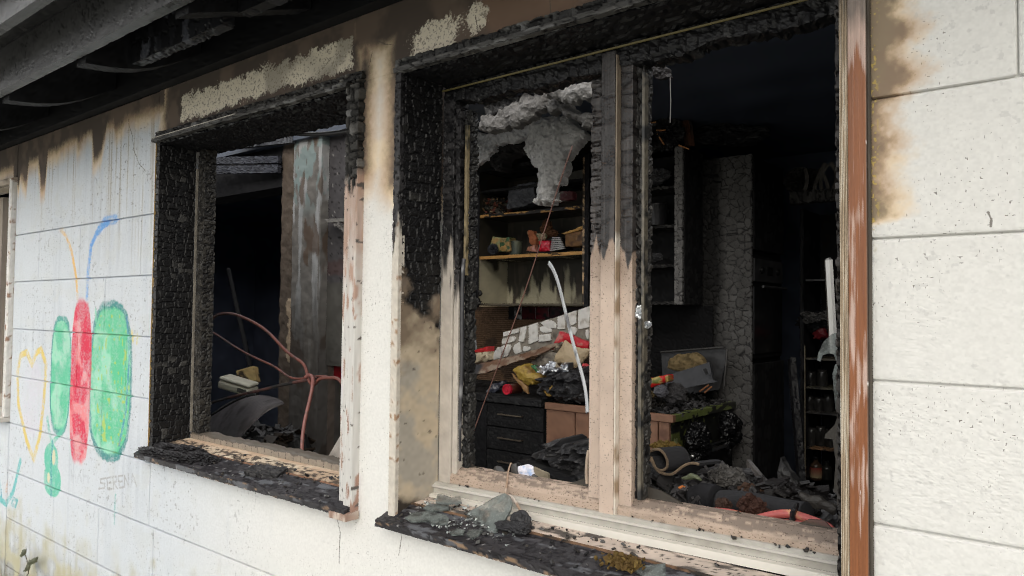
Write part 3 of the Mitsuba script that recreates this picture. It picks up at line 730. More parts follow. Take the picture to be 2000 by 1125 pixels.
for x0, x1, zb, zt, s, tp in ((-1.157, -.6485, 1.120, 1.153, 83, 0), (-.6015, -.0465, 1.117, 1.149, 85, 1)):
    v, f = sub_profile(tilt_z(rail_mesh(x0, x1, zb, zt), .014))
    p = pvc(v, 9, s, (.44, .34, .27))[0]
    top = np.clip((v[:, 1] - (.1512 if tp else .1528) + (meshkit.fbm(v * np.array([25, 90, 60]), 4, s) - .5) * .02) / .004, 0, .9)[:, None] * .62 * np.clip((meshkit.fbm(v * np.array([60, 190, 190]), 4, s + 4) - (.34 if tp else .46)) / .08, 0, 1)[:, None]
    p = p * (1 - top) + np.array([.035, .03, .029]) * top
    L(put('sash_rail', (v, f), 'speckled_skin', p, parent=WR), 'bottom rail of the %s sash, blistered and scorched' % ('right' if tp else 'left'))
v, f = sub_profile(tilt_z(prof([(.132, 1.0905), (.16, 1.0905), (.16, 1.1195), (.140, 1.1195), (.134, 1.115), (.132, 1.113)], -1.2055, -.0465, .006), .016))
L(put('track', (v, f), 'mid_skin', mott((.42, .405, .365), .16, 9, 4, (.29, .27, .235), .50, .66), parent=WR), 'grey aluminium track along the foot of the window')
put('track_lip', tilt_z(gbox((-1.2055, .1245, 1.108), (-.0465, .1318, 1.1125), (.3, .1, .1)), .016), 'mid_skin', mott((.53, .51, .47), .15, 12), parent=WR)
put('drip_strip', tilt_z(prof([(.112, 1.072), (.1315, 1.072), (.1315, 1.0902), (.116, 1.0882)], -1.2055, -.0465), .016), 'mid_skin', mott((.60, .575, .52), .12, 15), parent=WR)
v, f = gbox((-1.2055, 0, 0), (-.0465, .066, .012), (.005, .0045, .012))
v = np.c_[v[:, 0], v[:, 1] + .048, v[:, 2] + 1.0615 + .10 * v[:, 1] + .004 * (v[:, 0] + 1.2)]
p = mott((.50, .42, .36), .18, 18, 6)(v)
ash = np.clip((meshkit.fbm(v * np.array([11, 26, 5]), 4, 4) - .53) / .05, 0, .92)[:, None]; spk = (meshkit.noise(v * 150, 3) > .80)[:, None]
p = p * (1 - ash) + np.array([.055, .048, .044]) * ash; p = np.where(spk, np.array([.05, .045, .04]), p)
L(put('sill_board', (v, f), 'matte_skin', p, parent=WR), 'pinkish ash-strewn board of the inner sill')
put('sill_edge', prof([(.0435, 1.058), (.0485, 1.058), (.0485, 1.0765), (.0435, 1.0745)], -1.2055, -.0465, .01), 'matte_skin', mott((.17, .10, .06), .6, 40, 3, (.03, .025, .02), .5, .58), parent=WR)


def sill(x0, x1, seed, parent, lab, wear):
    v, f = gbox((x0, 0, 0), (x1, .094, .019), (.006, .005, .005))
    v = np.c_[v[:, 0], v[:, 1] - .048, v[:, 2] + 1.022 + .34 * v[:, 1]]
    mm, c, _ = charize((v, f), (.05, .018, .03), .0022, seed, .8, None, .2, .0012, (.010, .009, .011), (.05, .047, .052))
    v = mm[0]
    sp = (meshkit.noise(v * 130, seed) > .90)[:, None]; c = np.where(sp, np.array([.24, .235, .24]), c)
    grey = np.clip((meshkit.fbm(v * np.array([12, 60, 30]), 4, seed + 3) - .62) / .04, 0, .5)[:, None]; c = c * (1 - grey) + np.array([.16, .17, .19]) * grey
    fr = (v[:, 1] < -.0465) | (v[:, 2] < 1.024 + .34 * (v[:, 1] + .048))
    e = np.clip((meshkit.fbm(v * np.array([30, 60, 90]), 4, seed + 5) - wear) / .06, 0, .9)[:, None] * fr[:, None]
    c = c * (1 - e) + np.array([.24, .16, .10]) * e
    L(put('sill', mm, 'soot_skin', c, parent=parent), lab)


sill(-1.252, .03, 87, WR, 'charred timber outer sill of the large window', .60)

# ------------------------------------------------------------------ left window
WL = num('house__window_002'); labels.setdefault(WL, {})
fm, c, _ = charize(gbox((-2.632, .155, 1.10), (-2.572, .205, 2.28), (.004, .006, .005)), (.022, .03, .02), .006, 91, .7, None, .22, .0015, (.006, .006, .007), (.05, .046, .04))
put('house__window_002', fm, 'soot_skin', c); L(WL, 'smaller window left of the pillar, burnt out, with pale peeling right casing')
put('gasket', gbox((-2.6335, .147, 1.11), (-2.629, .156, 2.2), .02), 'mid_skin', mott((.22, .20, .17), .5, 40), parent=WL)
mm, c, k = charize(gbox((-2.668, -.004, 1.05), (-2.640, .150, 2.284), (.02, .0038, .0038)), (.028, .024), .0046, 93, .45, None, .16, .0008, (.005, .005, .006), (.016, .0157, .016), (1, 2))
L(put('jamb', mm, 'soot_skin', c, parent=WL), 'left jamb lining burnt into rows of square char scales')
put('edge_bead', gbox((-2.671, -.006, 1.05), (-2.6685, .02, 2.284), .02), 'mid_skin', mott((.30, .20, .08), .5, 30), parent=WL)
L(charred('casing', gbox((-2.664, -.016, 2.300), (-1.378, .004, 2.326), (.006, .006, .005), .003), (.024, .030), .0075, 95, WL, axes=(0, 2), w=.2, b=(.055, .052, .048)), 'ribbed charred head casing of the smaller window')
charred('casing', gbox((-2.668, -.026, 2.284), (-1.44, -.002, 2.2995), (.008, .006, .004), .002), (.05, .012), .003, 97, WL, axes=(0, 2), w=.12, b=(.075, .072, .068), var=.5)
put('edge_bead', gbox((-2.655, -.0285, 2.2985), (-2.05, -.0255, 2.3005), .02), 'mid_skin', mott((.45, .42, .38), .6, 40), parent=WL)
charred('head_lining', gbox((-2.66, .0, 2.276), (-1.44, .24, 2.296), (.009, .008, .01)), (.05, .035, .03), .006, 99, WL, b=(.009, .009, .011), rough=.003)
for nm, x0, x1, yf, s in (('casing', -1.4195, -1.3795, -.026, 101), ('casing', -1.456, -1.420, -.012, 103)):
    m = gbox((x0, yf, 1.028), (x1, .012, 2.299), (.0020, .008, .005), .003)
    bm = lambda v, s=s: np.clip((v[:, 2] - (1.99 if s == 101 else 1.93) + (meshkit.fbm(v * np.array([70, 0, 6]), 4, s) - .5) * .22) / .04, 0, 1)
    mm, c, k = charize(m, (.045, .026), .0085 if s == 101 else .005, s, .5, bm, .3, .0008, (.006, .006, .006), (.06, .058, .055), (0, 2)); v = mm[0]
    g = grain(v, 330, 7, s); big = meshkit.fbm(v * np.array([60, 20, 11]), 4, s + 1)
    pale = np.array([.52, .51, .49]) * (.75 + .5 * g)[:, None]; bare = np.array([.36, .22, .16]) * (.6 + .8 * g)[:, None]; rust = np.array([.26, .13, .085]) * (.6 + .8 * g)[:, None]
    h = np.clip((v[:, 2] - 1.62 + (big - .5) * .5) / .20, 0, 1)[:, None]
    fl = np.clip((big + (g - .5) * .5 - (.655 - .10 * h[:, 0])) / .05, 0, .85)[:, None]
    cc = pale * (1 - fl) + rust * fl; cc = cc * (1 - h * .85) + (bare * .8 + .2 * pale) * h * .85
    mark = (meshkit.fbm(v * np.array([150, 20, 60]), 3, s + 2) > .72)[:, None]; cc = np.where(mark, np.array([.09, .08, .075]), cc)
    L(put(nm, mm, 'matte_skin', c * k[:, None] + cc * (1 - k[:, None]), parent=WL), 'right casing board, charred on top and flaking white paint below' if s == 101 else None)
v, f = sub_profile(prof([(.150, 1.080), (.20, 1.080), (.20, 1.111), (.165, 1.1095), (.150, 1.105)], -2.632, -1.44, .005))
pc = mott((.25, .21, .17), .25, 20, 5)(v); tk = ((v[:, 0] * 23 + .35 * meshkit.noise(v * 9, 2)) % 1 < .05)[:, None]; pc = np.where(tk, pc * .25, pc)
tp = (v[:, 2] > 1.1045 - .004 * (meshkit.noise(v * 40, 4)))[:, None]; pc = np.where(tp, np.array([.10, .085, .07]), pc)
v[:, 2] += (v[:, 2] > 1.10) * (meshkit.fbm(v * np.array([35, 0, 0]), 3, 6) - .5) * .012
L(put('sash_rail', (v, f), 'mid_skin', pc, parent=WL), 'grey-brown bottom rail with drip marks and a nibbled top')
v, f = gbox((-2.64, 0, 0), (-1.456, .102, .012), (.006, .0045, .012)); v = np.c_[v[:, 0], v[:, 1] + .048, v[:, 2] + 1.0605 + .10 * v[:, 1]]
p = mott((.42, .31, .22), .22, 14, 6, (.50, .42, .32), .5, .65)(v)
ash = np.clip((meshkit.fbm(np.c_[v[:, 0] * 60 + v[:, 1] * 60, v[:, 0] * 22 - v[:, 1] * 70, v[:, 2]], 4, 8) - .47 + .9 * (.075 - v[:, 1])) / .05, 0, .93)[:, None] * np.clip((.128 - v[:, 1]) / .006, 0, 1)[:, None]
put('sill_board', (v, f), 'matte_skin', p * (1 - ash) + np.array([.06, .048, .04]) * ash, parent=WL)
put('sill_edge', prof([(.0435, 1.056), (.0485, 1.056), (.0485, 1.076), (.0435, 1.0735)], -2.64, -1.456, .01), 'matte_skin', mott((.22, .12, .075), .6, 40, 3, (.04, .03, .025), .5, .56), parent=WL)
sill(-2.70, -1.385, 105, WL, 'charred outer sill of the smaller window, chipped at its right end', .63)
L(put('sill_end', prof([(-.052, 1.012), (-.005, 1.012), (-.005, 1.036), (-.052, 1.030)], -1.45, -1.372, .004), 'matte_skin', mott((.30, .20, .16), .4, 60, 3, (.52, .46, .40), .5, .6), parent=WL), 'worn brown and white end of the sill')

# ------------------------------------------------------------------ far window at the left edge
WF = num('house__window_003'); labels.setdefault(WF, {})
put('house__window_003', cat([gbox((-5.42, .12, 1.03), (-4.36, .17, 1.10)), gbox((-4.42, .12, 1.101), (-4.36, .17, 2.28)), gbox((-4.92, .12, 1.101), (-4.86, .17, 2.28))]), 'matte_skin', mott((.30, .26, .22), .3, 10)); L(WF, 'farther window at the edge, dark behind white flaking casing')
for x0, x1, yf, s in ((-4.285, -4.248, -.024, 107), (-4.33, -4.287, -.012, 109)):
    v, f = gbox((x0, yf, 1.03), (x1, .012, 2.31), (.004, .01, .008), .003)
    p = mott((.55, .54, .52), .2, 30, s, (.24, .15, .11), .62, .66)(v) * (.8 + .4 * grain(v, 200, 6, s))[:, None]
    put('casing', (v, f), 'matte_skin', p, parent=WF)
put('casing', gbox((-5.46, -.02, 2.285), (-4.248, .01, 2.318), .05, .003), 'matte_skin', mott((.40, .34, .28), .3, 20, 3, (.1, .08, .06), .5, .6), parent=WF)
put('sill', gbox((-5.5, -.05, 1.005), (-4.24, .12, 1.028), .05, .003), 'matte_skin', mott((.45, .43, .40), .3, 20), parent=WF)

# ------------------------------------------------------------------ rooms behind
FZ, CZ = .2, 2.62
dk = lambda s: mott((.016, .016, .019), .5, 6, s, (.035, .034, .036), .55, .75)
put('floor', gbox((-7.8, .205, FZ - .04), (2.2, 5.0, FZ), .2), 'soot_skin', dk(2), parent=H)
L(put('ceiling', cat([gbox((-7.8, .205, CZ), (2.2, HY0, CZ + .03), .2), gbox((-3.7, HY1, CZ), (2.2, 5.0, CZ + .03), .2), gbox((-7.8, 2.1, CZ), (-3.701, 5.0, CZ + .03), .2), gbox((-7.8, HY1, CZ), (-6.6, 2.099, CZ + .03), .2), gbox((-6.599, HY1, CZ), (-3.701, 1.41, CZ + .03), .2), gbox((-7.8, HY0, CZ), (HX0, HY1, CZ + .03), .2), gbox((HX1, HY0, CZ), (2.2, HY1, CZ + .03), .2)]), 'soot_skin', mott2((.019, .023, .032), .5, 5, 3), parent=H), 'blackened ceiling, with an unseen opening added behind the windows for daylight')
for i, xr in enumerate((-3.9, -2.75, -.9, .3)):
    charred('ceiling_joist', gbox((xr - .02, .21, CZ + .032), (xr + .02, 1.6, CZ + .12), (.03, .03, .03)), (.05, .05, .04), .006, 221 + i, H, b=(.03, .03, .03))


def room_wall(lo, hi, col, res=.03, lab=None, skin='matte_skin', amp=.004, parent=H, nm='interior_wall'):
    v, f = gbox(lo, hi, res); n = vnormals(v, f); v = v + n * (amp * (meshkit.fbm(v * 18, 3, 4) - .5) * 2)[:, None]
    k = put(nm, (v, f), skin, col, parent=parent)
    if lab: L(k, lab)
    return k


def kitchen_back(v):
    c = mott((.52, .44, .30), .2, 10, 2)(v)
    s = np.clip((v[:, 2] - 2.02 + (meshkit.fbm(v * 9, 4, 3) - .5) * .5) / .2, 0, .97)[:, None]
    c = c * (1 - s) + np.array([.018, .016, .016]) * s
    s2 = (meshkit.fbm(v * 30, 3, 7) > .70)[:, None]
    return np.where(s2, np.array([.03, .027, .025]), c)


room_wall((-2.97, 2.15, FZ), (-1.80, 2.27, CZ), kitchen_back, .02, 'sooty cream kitchen wall behind the wall cabinet')
room_wall((-3.09, 1.32, FZ), (-2.972, 2.27, CZ), dk(5), .05)
room_wall((-1.90, 2.272, FZ), (-1.80, 3.3, CZ), dk(6), .05)
room_wall((-1.90, 3.302, FZ), (2.2, 3.42, CZ), mott2((.021, .026, .037), .5, 5, 7), .05, 'black rear wall of the kitchen')
room_wall((1.2, .205, FZ), (1.3, 3.3, CZ), dk(8), .08)


def pier_col(v):
    x, z = v[:, 0], v[:, 2]
    n1, n2, n3 = meshkit.fbm(v * np.array([26, 9, 1.6]), 4, 3) + .10 * np.cos((x - xC) * 2 * np.pi / (xD - xC)) , meshkit.fbm(v * 26, 4, 5), meshkit.fbm(v * np.array([60, 60, 14]), 3, 6)
    c = np.array([.17, .16, .15]) * (.6 + .8 * n2)[:, None]
    t = np.clip((n1 - .50) / .04, 0, 1)[:, None] * np.clip((z - 1.1) / .7, .25, 1)[:, None]; c = c * (1 - t) + np.array([.34, .345, .35]) * (.7 + .6 * n3)[:, None] * t
    te = np.clip((meshkit.fbm(v * np.array([14, 14, 6]), 4, 9) - .53) / .03, 0, 1)[:, None] * np.clip((z - 2.15) / .15, 0, 1)[:, None]; c = c * (1 - te) + np.array([.22, .275, .275]) * te
    b = np.clip((meshkit.fbm(v * np.array([12, 12, 3]), 3, 12) - .58) / .04, 0, .8)[:, None]; c = c * (1 - b) + np.array([.10, .065, .045]) * b
    d = np.clip((1.75 - z + (n1 - .5) * 1.0) / .5, 0, .72)[:, None]; return c * (1 - d) + np.array([.05, .043, .038]) * d


xA, xB, xC, xD = at(549, 500, 1.2)[0], at(573, 500, 1.2)[0], at(586, 500, 1.2)[0], at(628, 500, 1.2)[0]
L(room_wall((xB, 1.19, FZ), (xD, 1.42, CZ + .3), pier_col, .008, 'grey pier with peeling pale and teal paint', amp=.006, nm='pier'))
def brn(v):
    c = mott((.115, .09, .072), .4, 22, 4)(v); t = ((v[:, 2] < 1.62 + .1 * meshkit.noise(v * 8, 3)) & (v[:, 2] > 1.3) & (v[:, 0] > xA + .05 + .05 * meshkit.noise(v * 25, 2)))[:, None]; return np.where(t, np.array([.46, .36, .26]), c)
L(room_wall((xA - .01, 1.205, FZ), (xB - .002, 1.40, CZ + .3), brn, .01, 'scorched brown door reveal', amp=.012, nm='door_reveal'))
def speck(v):
    n = meshkit.fbm(v * 40, 4, 3); c = np.array([.085, .08, .085]) * (.6 + .8 * n)[:, None]; c = np.where((meshkit.noise(v * 70, 3) > .78)[:, None], np.array([.02, .018, .018]), c)
    c = np.where((meshkit.noise(v * 55, 9) > .90)[:, None], np.array([.30, .29, .28]), c)
    z = v[:, 2]; rd = np.clip((.05 - np.abs(z - 1.86 + .04 * (n - .5))) / .03, 0, .5)[:, None]; c = c * (1 - rd) + np.array([.10, .05, .045]) * rd
    lo = np.clip((1.78 - z + .02 * (n - .5)) / .01, 0, 1)[:, None]; c = c * (1 - lo) + np.array([.115, .11, .10]) * (.4 + .9 * meshkit.fbm(v * 9, 4, 8))[:, None] * lo
    return c
L(room_wall((xD + .002, 1.24, 1.30), (-2.90, 1.32, CZ + .3), speck, .01, 'speckled sooty plaster right of the pier', amp=.006))
L(room_wall((at(634, 700, 1.24)[0] - .035, 1.238, FZ), (at(634, 700, 1.24)[0], 1.32, 1.298), mott((.34, .32, .30), .3, 30), .02, nm='door_jamb'), 'pale edge of a dark low opening')
room_wall((xD + .002, 1.26, FZ), (at(634, 700, 1.24)[0] - .036, 1.31, 1.298), mott((.13, .105, .09), .4, 20), .02)
room_wall((-7.8, 1.21, FZ), (-5.0, 1.40, CZ + .3), dk(9), .06)
room_wall((-5.0, 1.21, 2.37), (xA - .012, 1.40, CZ + .3), dk(10), .03)
room_wall((-7.79, .21, FZ), (-7.7, 3.6, CZ), mott2((.023, .028, .042), .4, 4, 13), .1)
room_wall((-7.9, 3.602, FZ), (-1.92, 3.7, CZ), mott2((.023, .028, .042), .4, 4, 12), .08)
# ------------------------------------------------------------------ left room things
def board_px(key, p0, p1, y0, y1, h, t, seed, parent=None, cell=(.04, .03, .012), dep=.004, b=(.07, .07, .076), a=(.008, .008, .01)):
    A, B = at(*p0, y0), at(*p1, y1); ln = np.linalg.norm(B - A); d = (B - A) / ln
    v, f = gbox((0, -t / 2, -h / 2), (ln, t / 2, h / 2), (.01, .01, .005))
    mm, c, _ = charize((v, f), cell, dep, seed, .7, None, .22, .001, a, b); v = mm[0]
    s = np.cross([0, 0, 1], d); s /= np.linalg.norm(s); u = np.cross(d, s)
    return put(key, (A + v[:, :1] * d + v[:, 1:2] * s + v[:, 2:] * u, mm[1]), 'soot_skin', c, parent=parent)


for (py, h, s) in ((314, .045, 1), (332, .05, 2)):
    k = board_px('door_head', (380, py + 1), (546, py - 2), 1.06, 1.17, h, .03, 120 + s, H, (.03, .03, .010), .004, (.07, .076, .098), (.010, .011, .016))
L(k, 'charred boards across the head of the dark doorway')
board_px('door_head', (455, 281), (575, 268), 1.10, 1.17, .07, .03, 125, H, (.018, .03, .06), .004, (.10, .105, .12), (.012, .013, .018))
k = thing('cable', 'thick black cable sagging across the top of the smaller window', 'cable')
put(k, tube([at(540, 256, .26), at(600, 262, .26), at(650, 260, .24), at(700, 252, .22)], .0085, 10, 30), 'mid_skin', (.02, .02, .022), True)
PIPE = mott((.135, .046, .036), .45, 25, 4, (.06, .03, .026), .52, .66)
k = thing('copper_pipe', 'reddish copper pipe bent in a high arch, hanging to the sill', 'pipe')
put(k, tube([at(*q) for q in ((393, 735, .62), (396, 690, .60), (408, 632, .56), (440, 612, .52), (480, 622, .48), (530, 655, .44), (572, 696, .42), (598, 722, .40), (603, 742, .39), (612, 752, .38), (622, 742, .37), (640, 738, .36), (660, 740, .34), (673, 758, .33))], .0066, 10, 130), 'mid_skin', PIPE, True)
k = thing('copper_pipe', 'thinner copper pipe running diagonally below the arched one', 'pipe')
put(k, tube([at(*q) for q in ((386, 640, .62), (420, 652, .58), (460, 678, .54), (510, 704, .50), (545, 722, .46), (565, 736, .44), (600, 738, .41), (640, 736, .38))], .0048, 10, 70), 'mid_skin', PIPE, True)
k = thing('copper_pipe', 'pinkish copper pipe dropping from the knot to the sill rail', 'pipe')
put(k, tube([at(*q) for q in ((596, 737, .38), (609, 735, .37), (611, 745, .355), (604, 785, .33), (594, 830, .30), (590, 868, .28), (590, 888, .27))], .0072, 10, 70), 'mid_skin', mott((.20, .075, .065), .4, 30, 3, (.12, .06, .05), .55, .66), True)
k = thing('copper_pipe', 'darkened pipe lying low across the smaller window', 'pipe')
put(k, tube([at(*q) for q in ((388, 796, .60), (450, 776, .55), (510, 762, .49), (560, 750, .44), (600, 742, .40), (618, 738, .385))], .0065, 10, 60), 'mid_skin', mott((.10, .045, .04), .5, 10, 3, (.02, .018, .018), .45, .55), True)
k = thing('cable', 'thin black cable lying across the curved metal sheet', 'cable')
put(k, tube([at(*q) for q in ((390, 822, .55), (430, 800, .53), (470, 778, .50), (500, 770, .48))], .006, 8, 40), 'mid_skin', (.012, .012, .013), True)
k = thing('pole', 'black metal pole leaning in the dark doorway', 'pole')
A, B = at(446, 525, 1.75), at(502, 775, 1.60); d_ = (B - A)
put(k, tube([A, A + d_ * .02, A + d_ * .98, B], [.014, .017, .017, .017], 12), 'matte_skin', (.008, .008, .010), True)
# curved sheet
k = thing('metal_sheet', 'dark curved metal sheet lying behind the smaller window sill', 'metal sheet')
from scipy.interpolate import CubicSpline
nn = 30; tq = np.linspace(0, 1, 5)
CA = CubicSpline(tq, [at(*q) for q in ((390, 850, .80), (418, 806, .80), (465, 778, .78), (515, 772, .74), (553, 784, .66))])
CB = CubicSpline(tq, [at(*q) for q in ((458, 868, .44), (486, 834, .45), (512, 809, .47), (533, 795, .50), (554, 787, .54))])
V = [[CA(t), CB(t)] for t in np.linspace(0, 1, nn)]
V = np.array(V); top_ = V.reshape(-1, 3); bot = top_ - [0, 0, .006]
idx = np.arange(nn * 2).reshape(nn, 2); q = np.stack([idx[:-1, 0], idx[1:, 0], idx[1:, 1], idx[:-1, 1]], 1)
vv = np.vstack([top_, bot]); ff = np.vstack([q[:, ::-1], q + nn * 2, np.c_[idx[:-1, 1], idx[1:, 1], idx[1:, 1] + nn * 2, idx[:-1, 1] + nn * 2], np.c_[idx[1:, 0], idx[:-1, 0], idx[:-1, 0] + nn * 2, idx[1:, 0] + nn * 2]])
tm = trimesh.Trimesh(vv, np.vstack([ff[:, [0, 1, 2]], ff[:, [0, 2, 3]]]), process=False); v2, f2 = trimesh.remesh.subdivide_to_size(tm.vertices, tm.faces, .04, max_iter=8)
put(k, (v2, f2), 'mid_skin', mott((.085, .078, .085), .25, 9, 3, (.045, .04, .042), .5, .66), True)
# white appliance with lid, carton, and dark rubble
k = thing('appliance', 'cream plastic appliance casing lying in the rubble', 'appliance')
c0 = at(466, 752, .85); Rm = rot([0, 1, 0], 14) @ rot([0, 0, 1], 24)
for nm, lo, hi, col in (('body', (-.10, -.05, -.035), (.10, .05, .010), (.50, .48, .38)), ('lid', (-.098, -.048, .0135), (.098, .048, .034), (.56, .54, .44))):
    v, f = gbox(lo, hi, .02, .012); put(nm, (v @ Rm.T + c0, f), 'mid_skin', mott(col, .2, 20), True, parent=k)
v, f = gbox((.03, -.053, -.02), (.085, -.0505, .004), .01, .001); put('vent', (v @ Rm.T + c0, f), 'mid_skin', (.10, .10, .09), parent=k)
k = thing('carton', 'small yellowed carton behind the cream appliance', 'carton')
v, f = gbox((-.055, -.03, -.045), (.055, .03, .045), .01, .004); v = v @ (rot([0, 1, 0], -20) @ rot([0, 0, 1], 35)).T + at(485, 735, .98)
put(k, (v, f), 'matte_skin', mott((.50, .36, .16), .3, 20, 3, (.06, .045, .03), .55, .6))


def heap(x0, x1, y0, y1, base, h, seed, res=.02, amp=.05, front=0.0):
    gx, gy = np.arange(x0, x1 + res / 2, res), np.arange(y0, y1 + res / 2, res)
    X, Y = np.meshgrid(gx, gy, indexing='ij'); P = np.c_[X.ravel(), Y.ravel(), np.zeros(X.size)]
    ex = np.clip(np.minimum(X - x0, x1 - X) / .12, 0, 1) * np.clip(np.minimum(Y - y0 + front, y1 - Y) / .12, 0, 1)
    Z = base + ex.ravel() * (h + amp * (meshkit.fbm(P * 11, 4, seed) - .5) * 2)
    idx = np.arange(X.size).reshape(X.shape); q = np.stack([idx[:-1, :-1], idx[1:, :-1], idx[1:, 1:], idx[:-1, 1:]], -1).reshape(-1, 4)
    return np.c_[P[:, :2], Z], q


def rubble(name, x0, x1, y0, y1, base, h, n, seed, lab, smin=.015, smax=.09, pal=None, amp=.05, front=0.0):
    hv, hq = heap(x0, x1, y0, y1, base, h, seed, amp=amp, front=front)
    hf = np.vstack([hq[:, [0, 1, 2]], hq[:, [0, 2, 3]]])
    rg = np.random.default_rng(seed); ix = rg.integers(0, len(hv), n)
    pos = hv[ix] + rg.normal(0, .006, (n, 3)) + [0, 0, .006]
    fv, ff = flakes(pos, smin, smax, seed, .22, .9)
    pal = pal or [(.012, .012, .013), (.03, .029, .03), (.05, .048, .05), (.018, .016, .016), (.09, .088, .09), (.025, .018, .013)]
    c = np.vstack([mott((.012, .012, .012), .5, 20)(hv), per_piece(n, 8, pal, seed)])
    put(name, (np.vstack([hv, fv]), np.vstack([hf, ff + len(hv)])), 'soot_skin', c); L(name, lab, 'rubble', kind='stuff')


rubble('rubble', -4.6, -2.0, .30, 1.15, FZ, .60, 1500, 201, 'black rubble heaped on the floor behind the smaller window', .02, .14)
rubble('rubble_001', -4.0, -2.9, .62, 1.12, .72, .22, 500, 203, 'grey-black burnt debris round the cream appliance', .02, .10)
k = thing('red_sheet', 'small dark red panel in the low opening right of the pier', 'panel')  # a loose dark red panel
put(k, relief([(637, 716), (667, 708), (667, 742), (640, 742)], 1.30, .02, .02), 'mid_skin', mott((.22, .008, .014), .3, 20))
k = thing('plank', 'pale grey plank end leaning inside the smaller window corner', 'plank')
put(k, relief([(640, 893), (672, 838), (676, 905), (648, 900)], .34, .02, .01), 'matte_skin', mott((.36, .33, .30), .25, 40))
k = thing('shelf', 'torn grey shelf edge with hanging shreds right of the pier', 'shelf')
put(k, relief([(632, 428), (690, 424), (690, 432), (640, 434)], 1.16, .08, .008, 0, .004, 60), 'matte_skin', mott((.22, .21, .20), .3, 30))
k = put('shred', relief([(646, 433), (690, 440), (690, 470), (676, 456), (660, 444)], 1.17, .006, .006, .004, .012, 70, 3, True), 'matte_skin', mott((.20, .19, .185), .5, 40), parent=k)

# ------------------------------------------------------------------ kitchen: drawers and counter
k = thing('base_cabinet', 'black burnt kitchen base cabinet with three drawers under rubbish', 'cabinet')
charred('carcass', gbox((-2.97, 1.556, FZ), (-1.84, 2.14, 1.148), (.03, .05, .03)), (.03, .03, .03), .001, 131, k, b=(.016, .016, .017))
charred('worktop', gbox((-2.97, 1.515, 1.15), (-1.845, 2.148, 1.186), (.01, .012, .01), .004), (.03, .03, .03), .004, 132, k, b=(.035, .035, .036), rough=.002)
for i, (z0, z1) in enumerate(((1.027, 1.143), (.908, 1.021), (.788, .902), (.30, .782))):
    d_ = charred('drawer', gbox((-2.212, 1.536, z0), (-1.846, 1.555, z1), (.006, .01, .006), .003), (.014, .02, .014), .0012, 133 + i, k, w=.4, b=(.028, .028, .029))
    if i < 3:
        zc = (z0 + z1) / 2 + .008
        put('handle', cat([tube([(-2.118, 1.512, zc), (-1.965, 1.512, zc)], .0045, 8), tube([(-2.108, 1.512, zc), (-2.108, 1.54, zc)], .004, 8), tube([(-1.975, 1.512, zc), (-1.975, 1.54, zc)], .004, 8)]), 'metal_skin', mott((.42, .34, .26), .4, 40), parent=d_)
charred('door', gbox((-2.62, 1.537, .30), (-2.216, 1.555, 1.143), (.008, .01, .008), .003), (.02, .02, .02), .001, 139, k, b=(.016, .016, .018))

# cooker: tan end panel, green-stained top edge, black front
CX = -1.165
k = thing('cooker', 'wide burnt cooker with tan metal side, green-stained top edge and steel rails', 'cooker')
charred('body', gbox((-1.80, 1.556, FZ), (CX - .012, 2.225, 1.144), (.03, .03, .03)), (.03, .03, .03), .001, 141, k, b=(.02, .02, .021))
tanc = mott((.29, .155, .098), .22, 7, 4, (.16, .08, .055), .56, .68)
xs = [-1.832, -1.66, -1.50, -1.345, CX - .056, CX]
for a, b in zip(xs[:-1], xs[1:]):
    L(put('side_panel', gbox((a + .003, 1.538, FZ), (b - .003, 1.555, 1.141), .02, .002), 'mid_skin', tanc, parent=k))
L(put('side_trim', gbox((-1.832, 1.527, 1.144), (CX + .02, 1.556, 1.176), .01, .002), 'mid_skin', tanc, parent=k), 'tan strip along the top of the cooker side')
gc = lambda v: np.where((np.clip((meshkit.fbm(v * np.array([40, 22, 40]), 4, 3) - .50 - .35 * (v[:, 1] - 1.9)) / .05, 0, 1) > .5)[:, None], mott((.145, .175, .055), .3, 40, 4)(v), np.array([.025, .026, .02]))
L(put('top_edge', gbox((CX - .02, 1.557, 1.144), (CX + .02, 2.222, 1.176), (.02, .006, .005), .002), 'mid_skin', gc, parent=k), 'steel top edge streaked green')
charred('hob', gbox((-1.832, 1.557, 1.146), (CX - .021, 2.222, 1.170), (.02, .02, .02)), (.03, .03, .03), .003, 143, k, b=(.03, .03, .03))
fc_ = lambda v: np.where(((meshkit.fbm(v * np.array([1, 26, 26]), 4, 8) - .30 * (v[:, 1] - 1.55) / .6) > .49)[:, None], mott((.10, .115, .035), .4, 30)(v), mott((.014, .015, .013), .4, 30)(v))
L(put('control_panel', gbox((CX - .011, 1.557, 1.0), (CX, 2.222, 1.141), (.02, .008, .008), .002), 'mid_skin', fc_, parent=k), 'black control panel with green corrosion')
for i in range(4):
    y0 = 1.575 + .012 * i
put('vent', cat([gbox((CX + .0005, 1.60 + .045 * i, 1.118), (CX + .002, 1.62 + .045 * i, 1.128)) for i in range(6)]), 'mid_skin', (.005, .005, .005), parent=k)
for y0, z0 in ((1.575, 1.05), (1.575, 1.01), (1.80, 1.07)):
    put('switch_plate', gbox((CX + .0005, y0, z0 - .018), (CX + .004, y0 + .03, z0 + .018), .01, .001), 'mid_skin', mott((.22, .24, .11), .3, 40), parent=k)
charred('oven_door', gbox((CX - .011, 1.557, .50), (CX - .001, 2.222, .996), (.02, .01, .01)), (.05, .04, .05), .001, 145, k, b=(.018, .018, .019))
for (y0, y1, zz, r_, c_) in ((1.65, 2.21, .986, .0088, (.72, .72, .70)), (1.74, 2.215, 1.013, .0045, (.6, .6, .58))):
    put('rail', tube([(CX + .05, y0, zz), (CX + .05, y0 + .004, zz), (CX + .05, y1, zz)], r_, 10), 'metal_skin', mott(c_, .3, 15), True, parent=k)
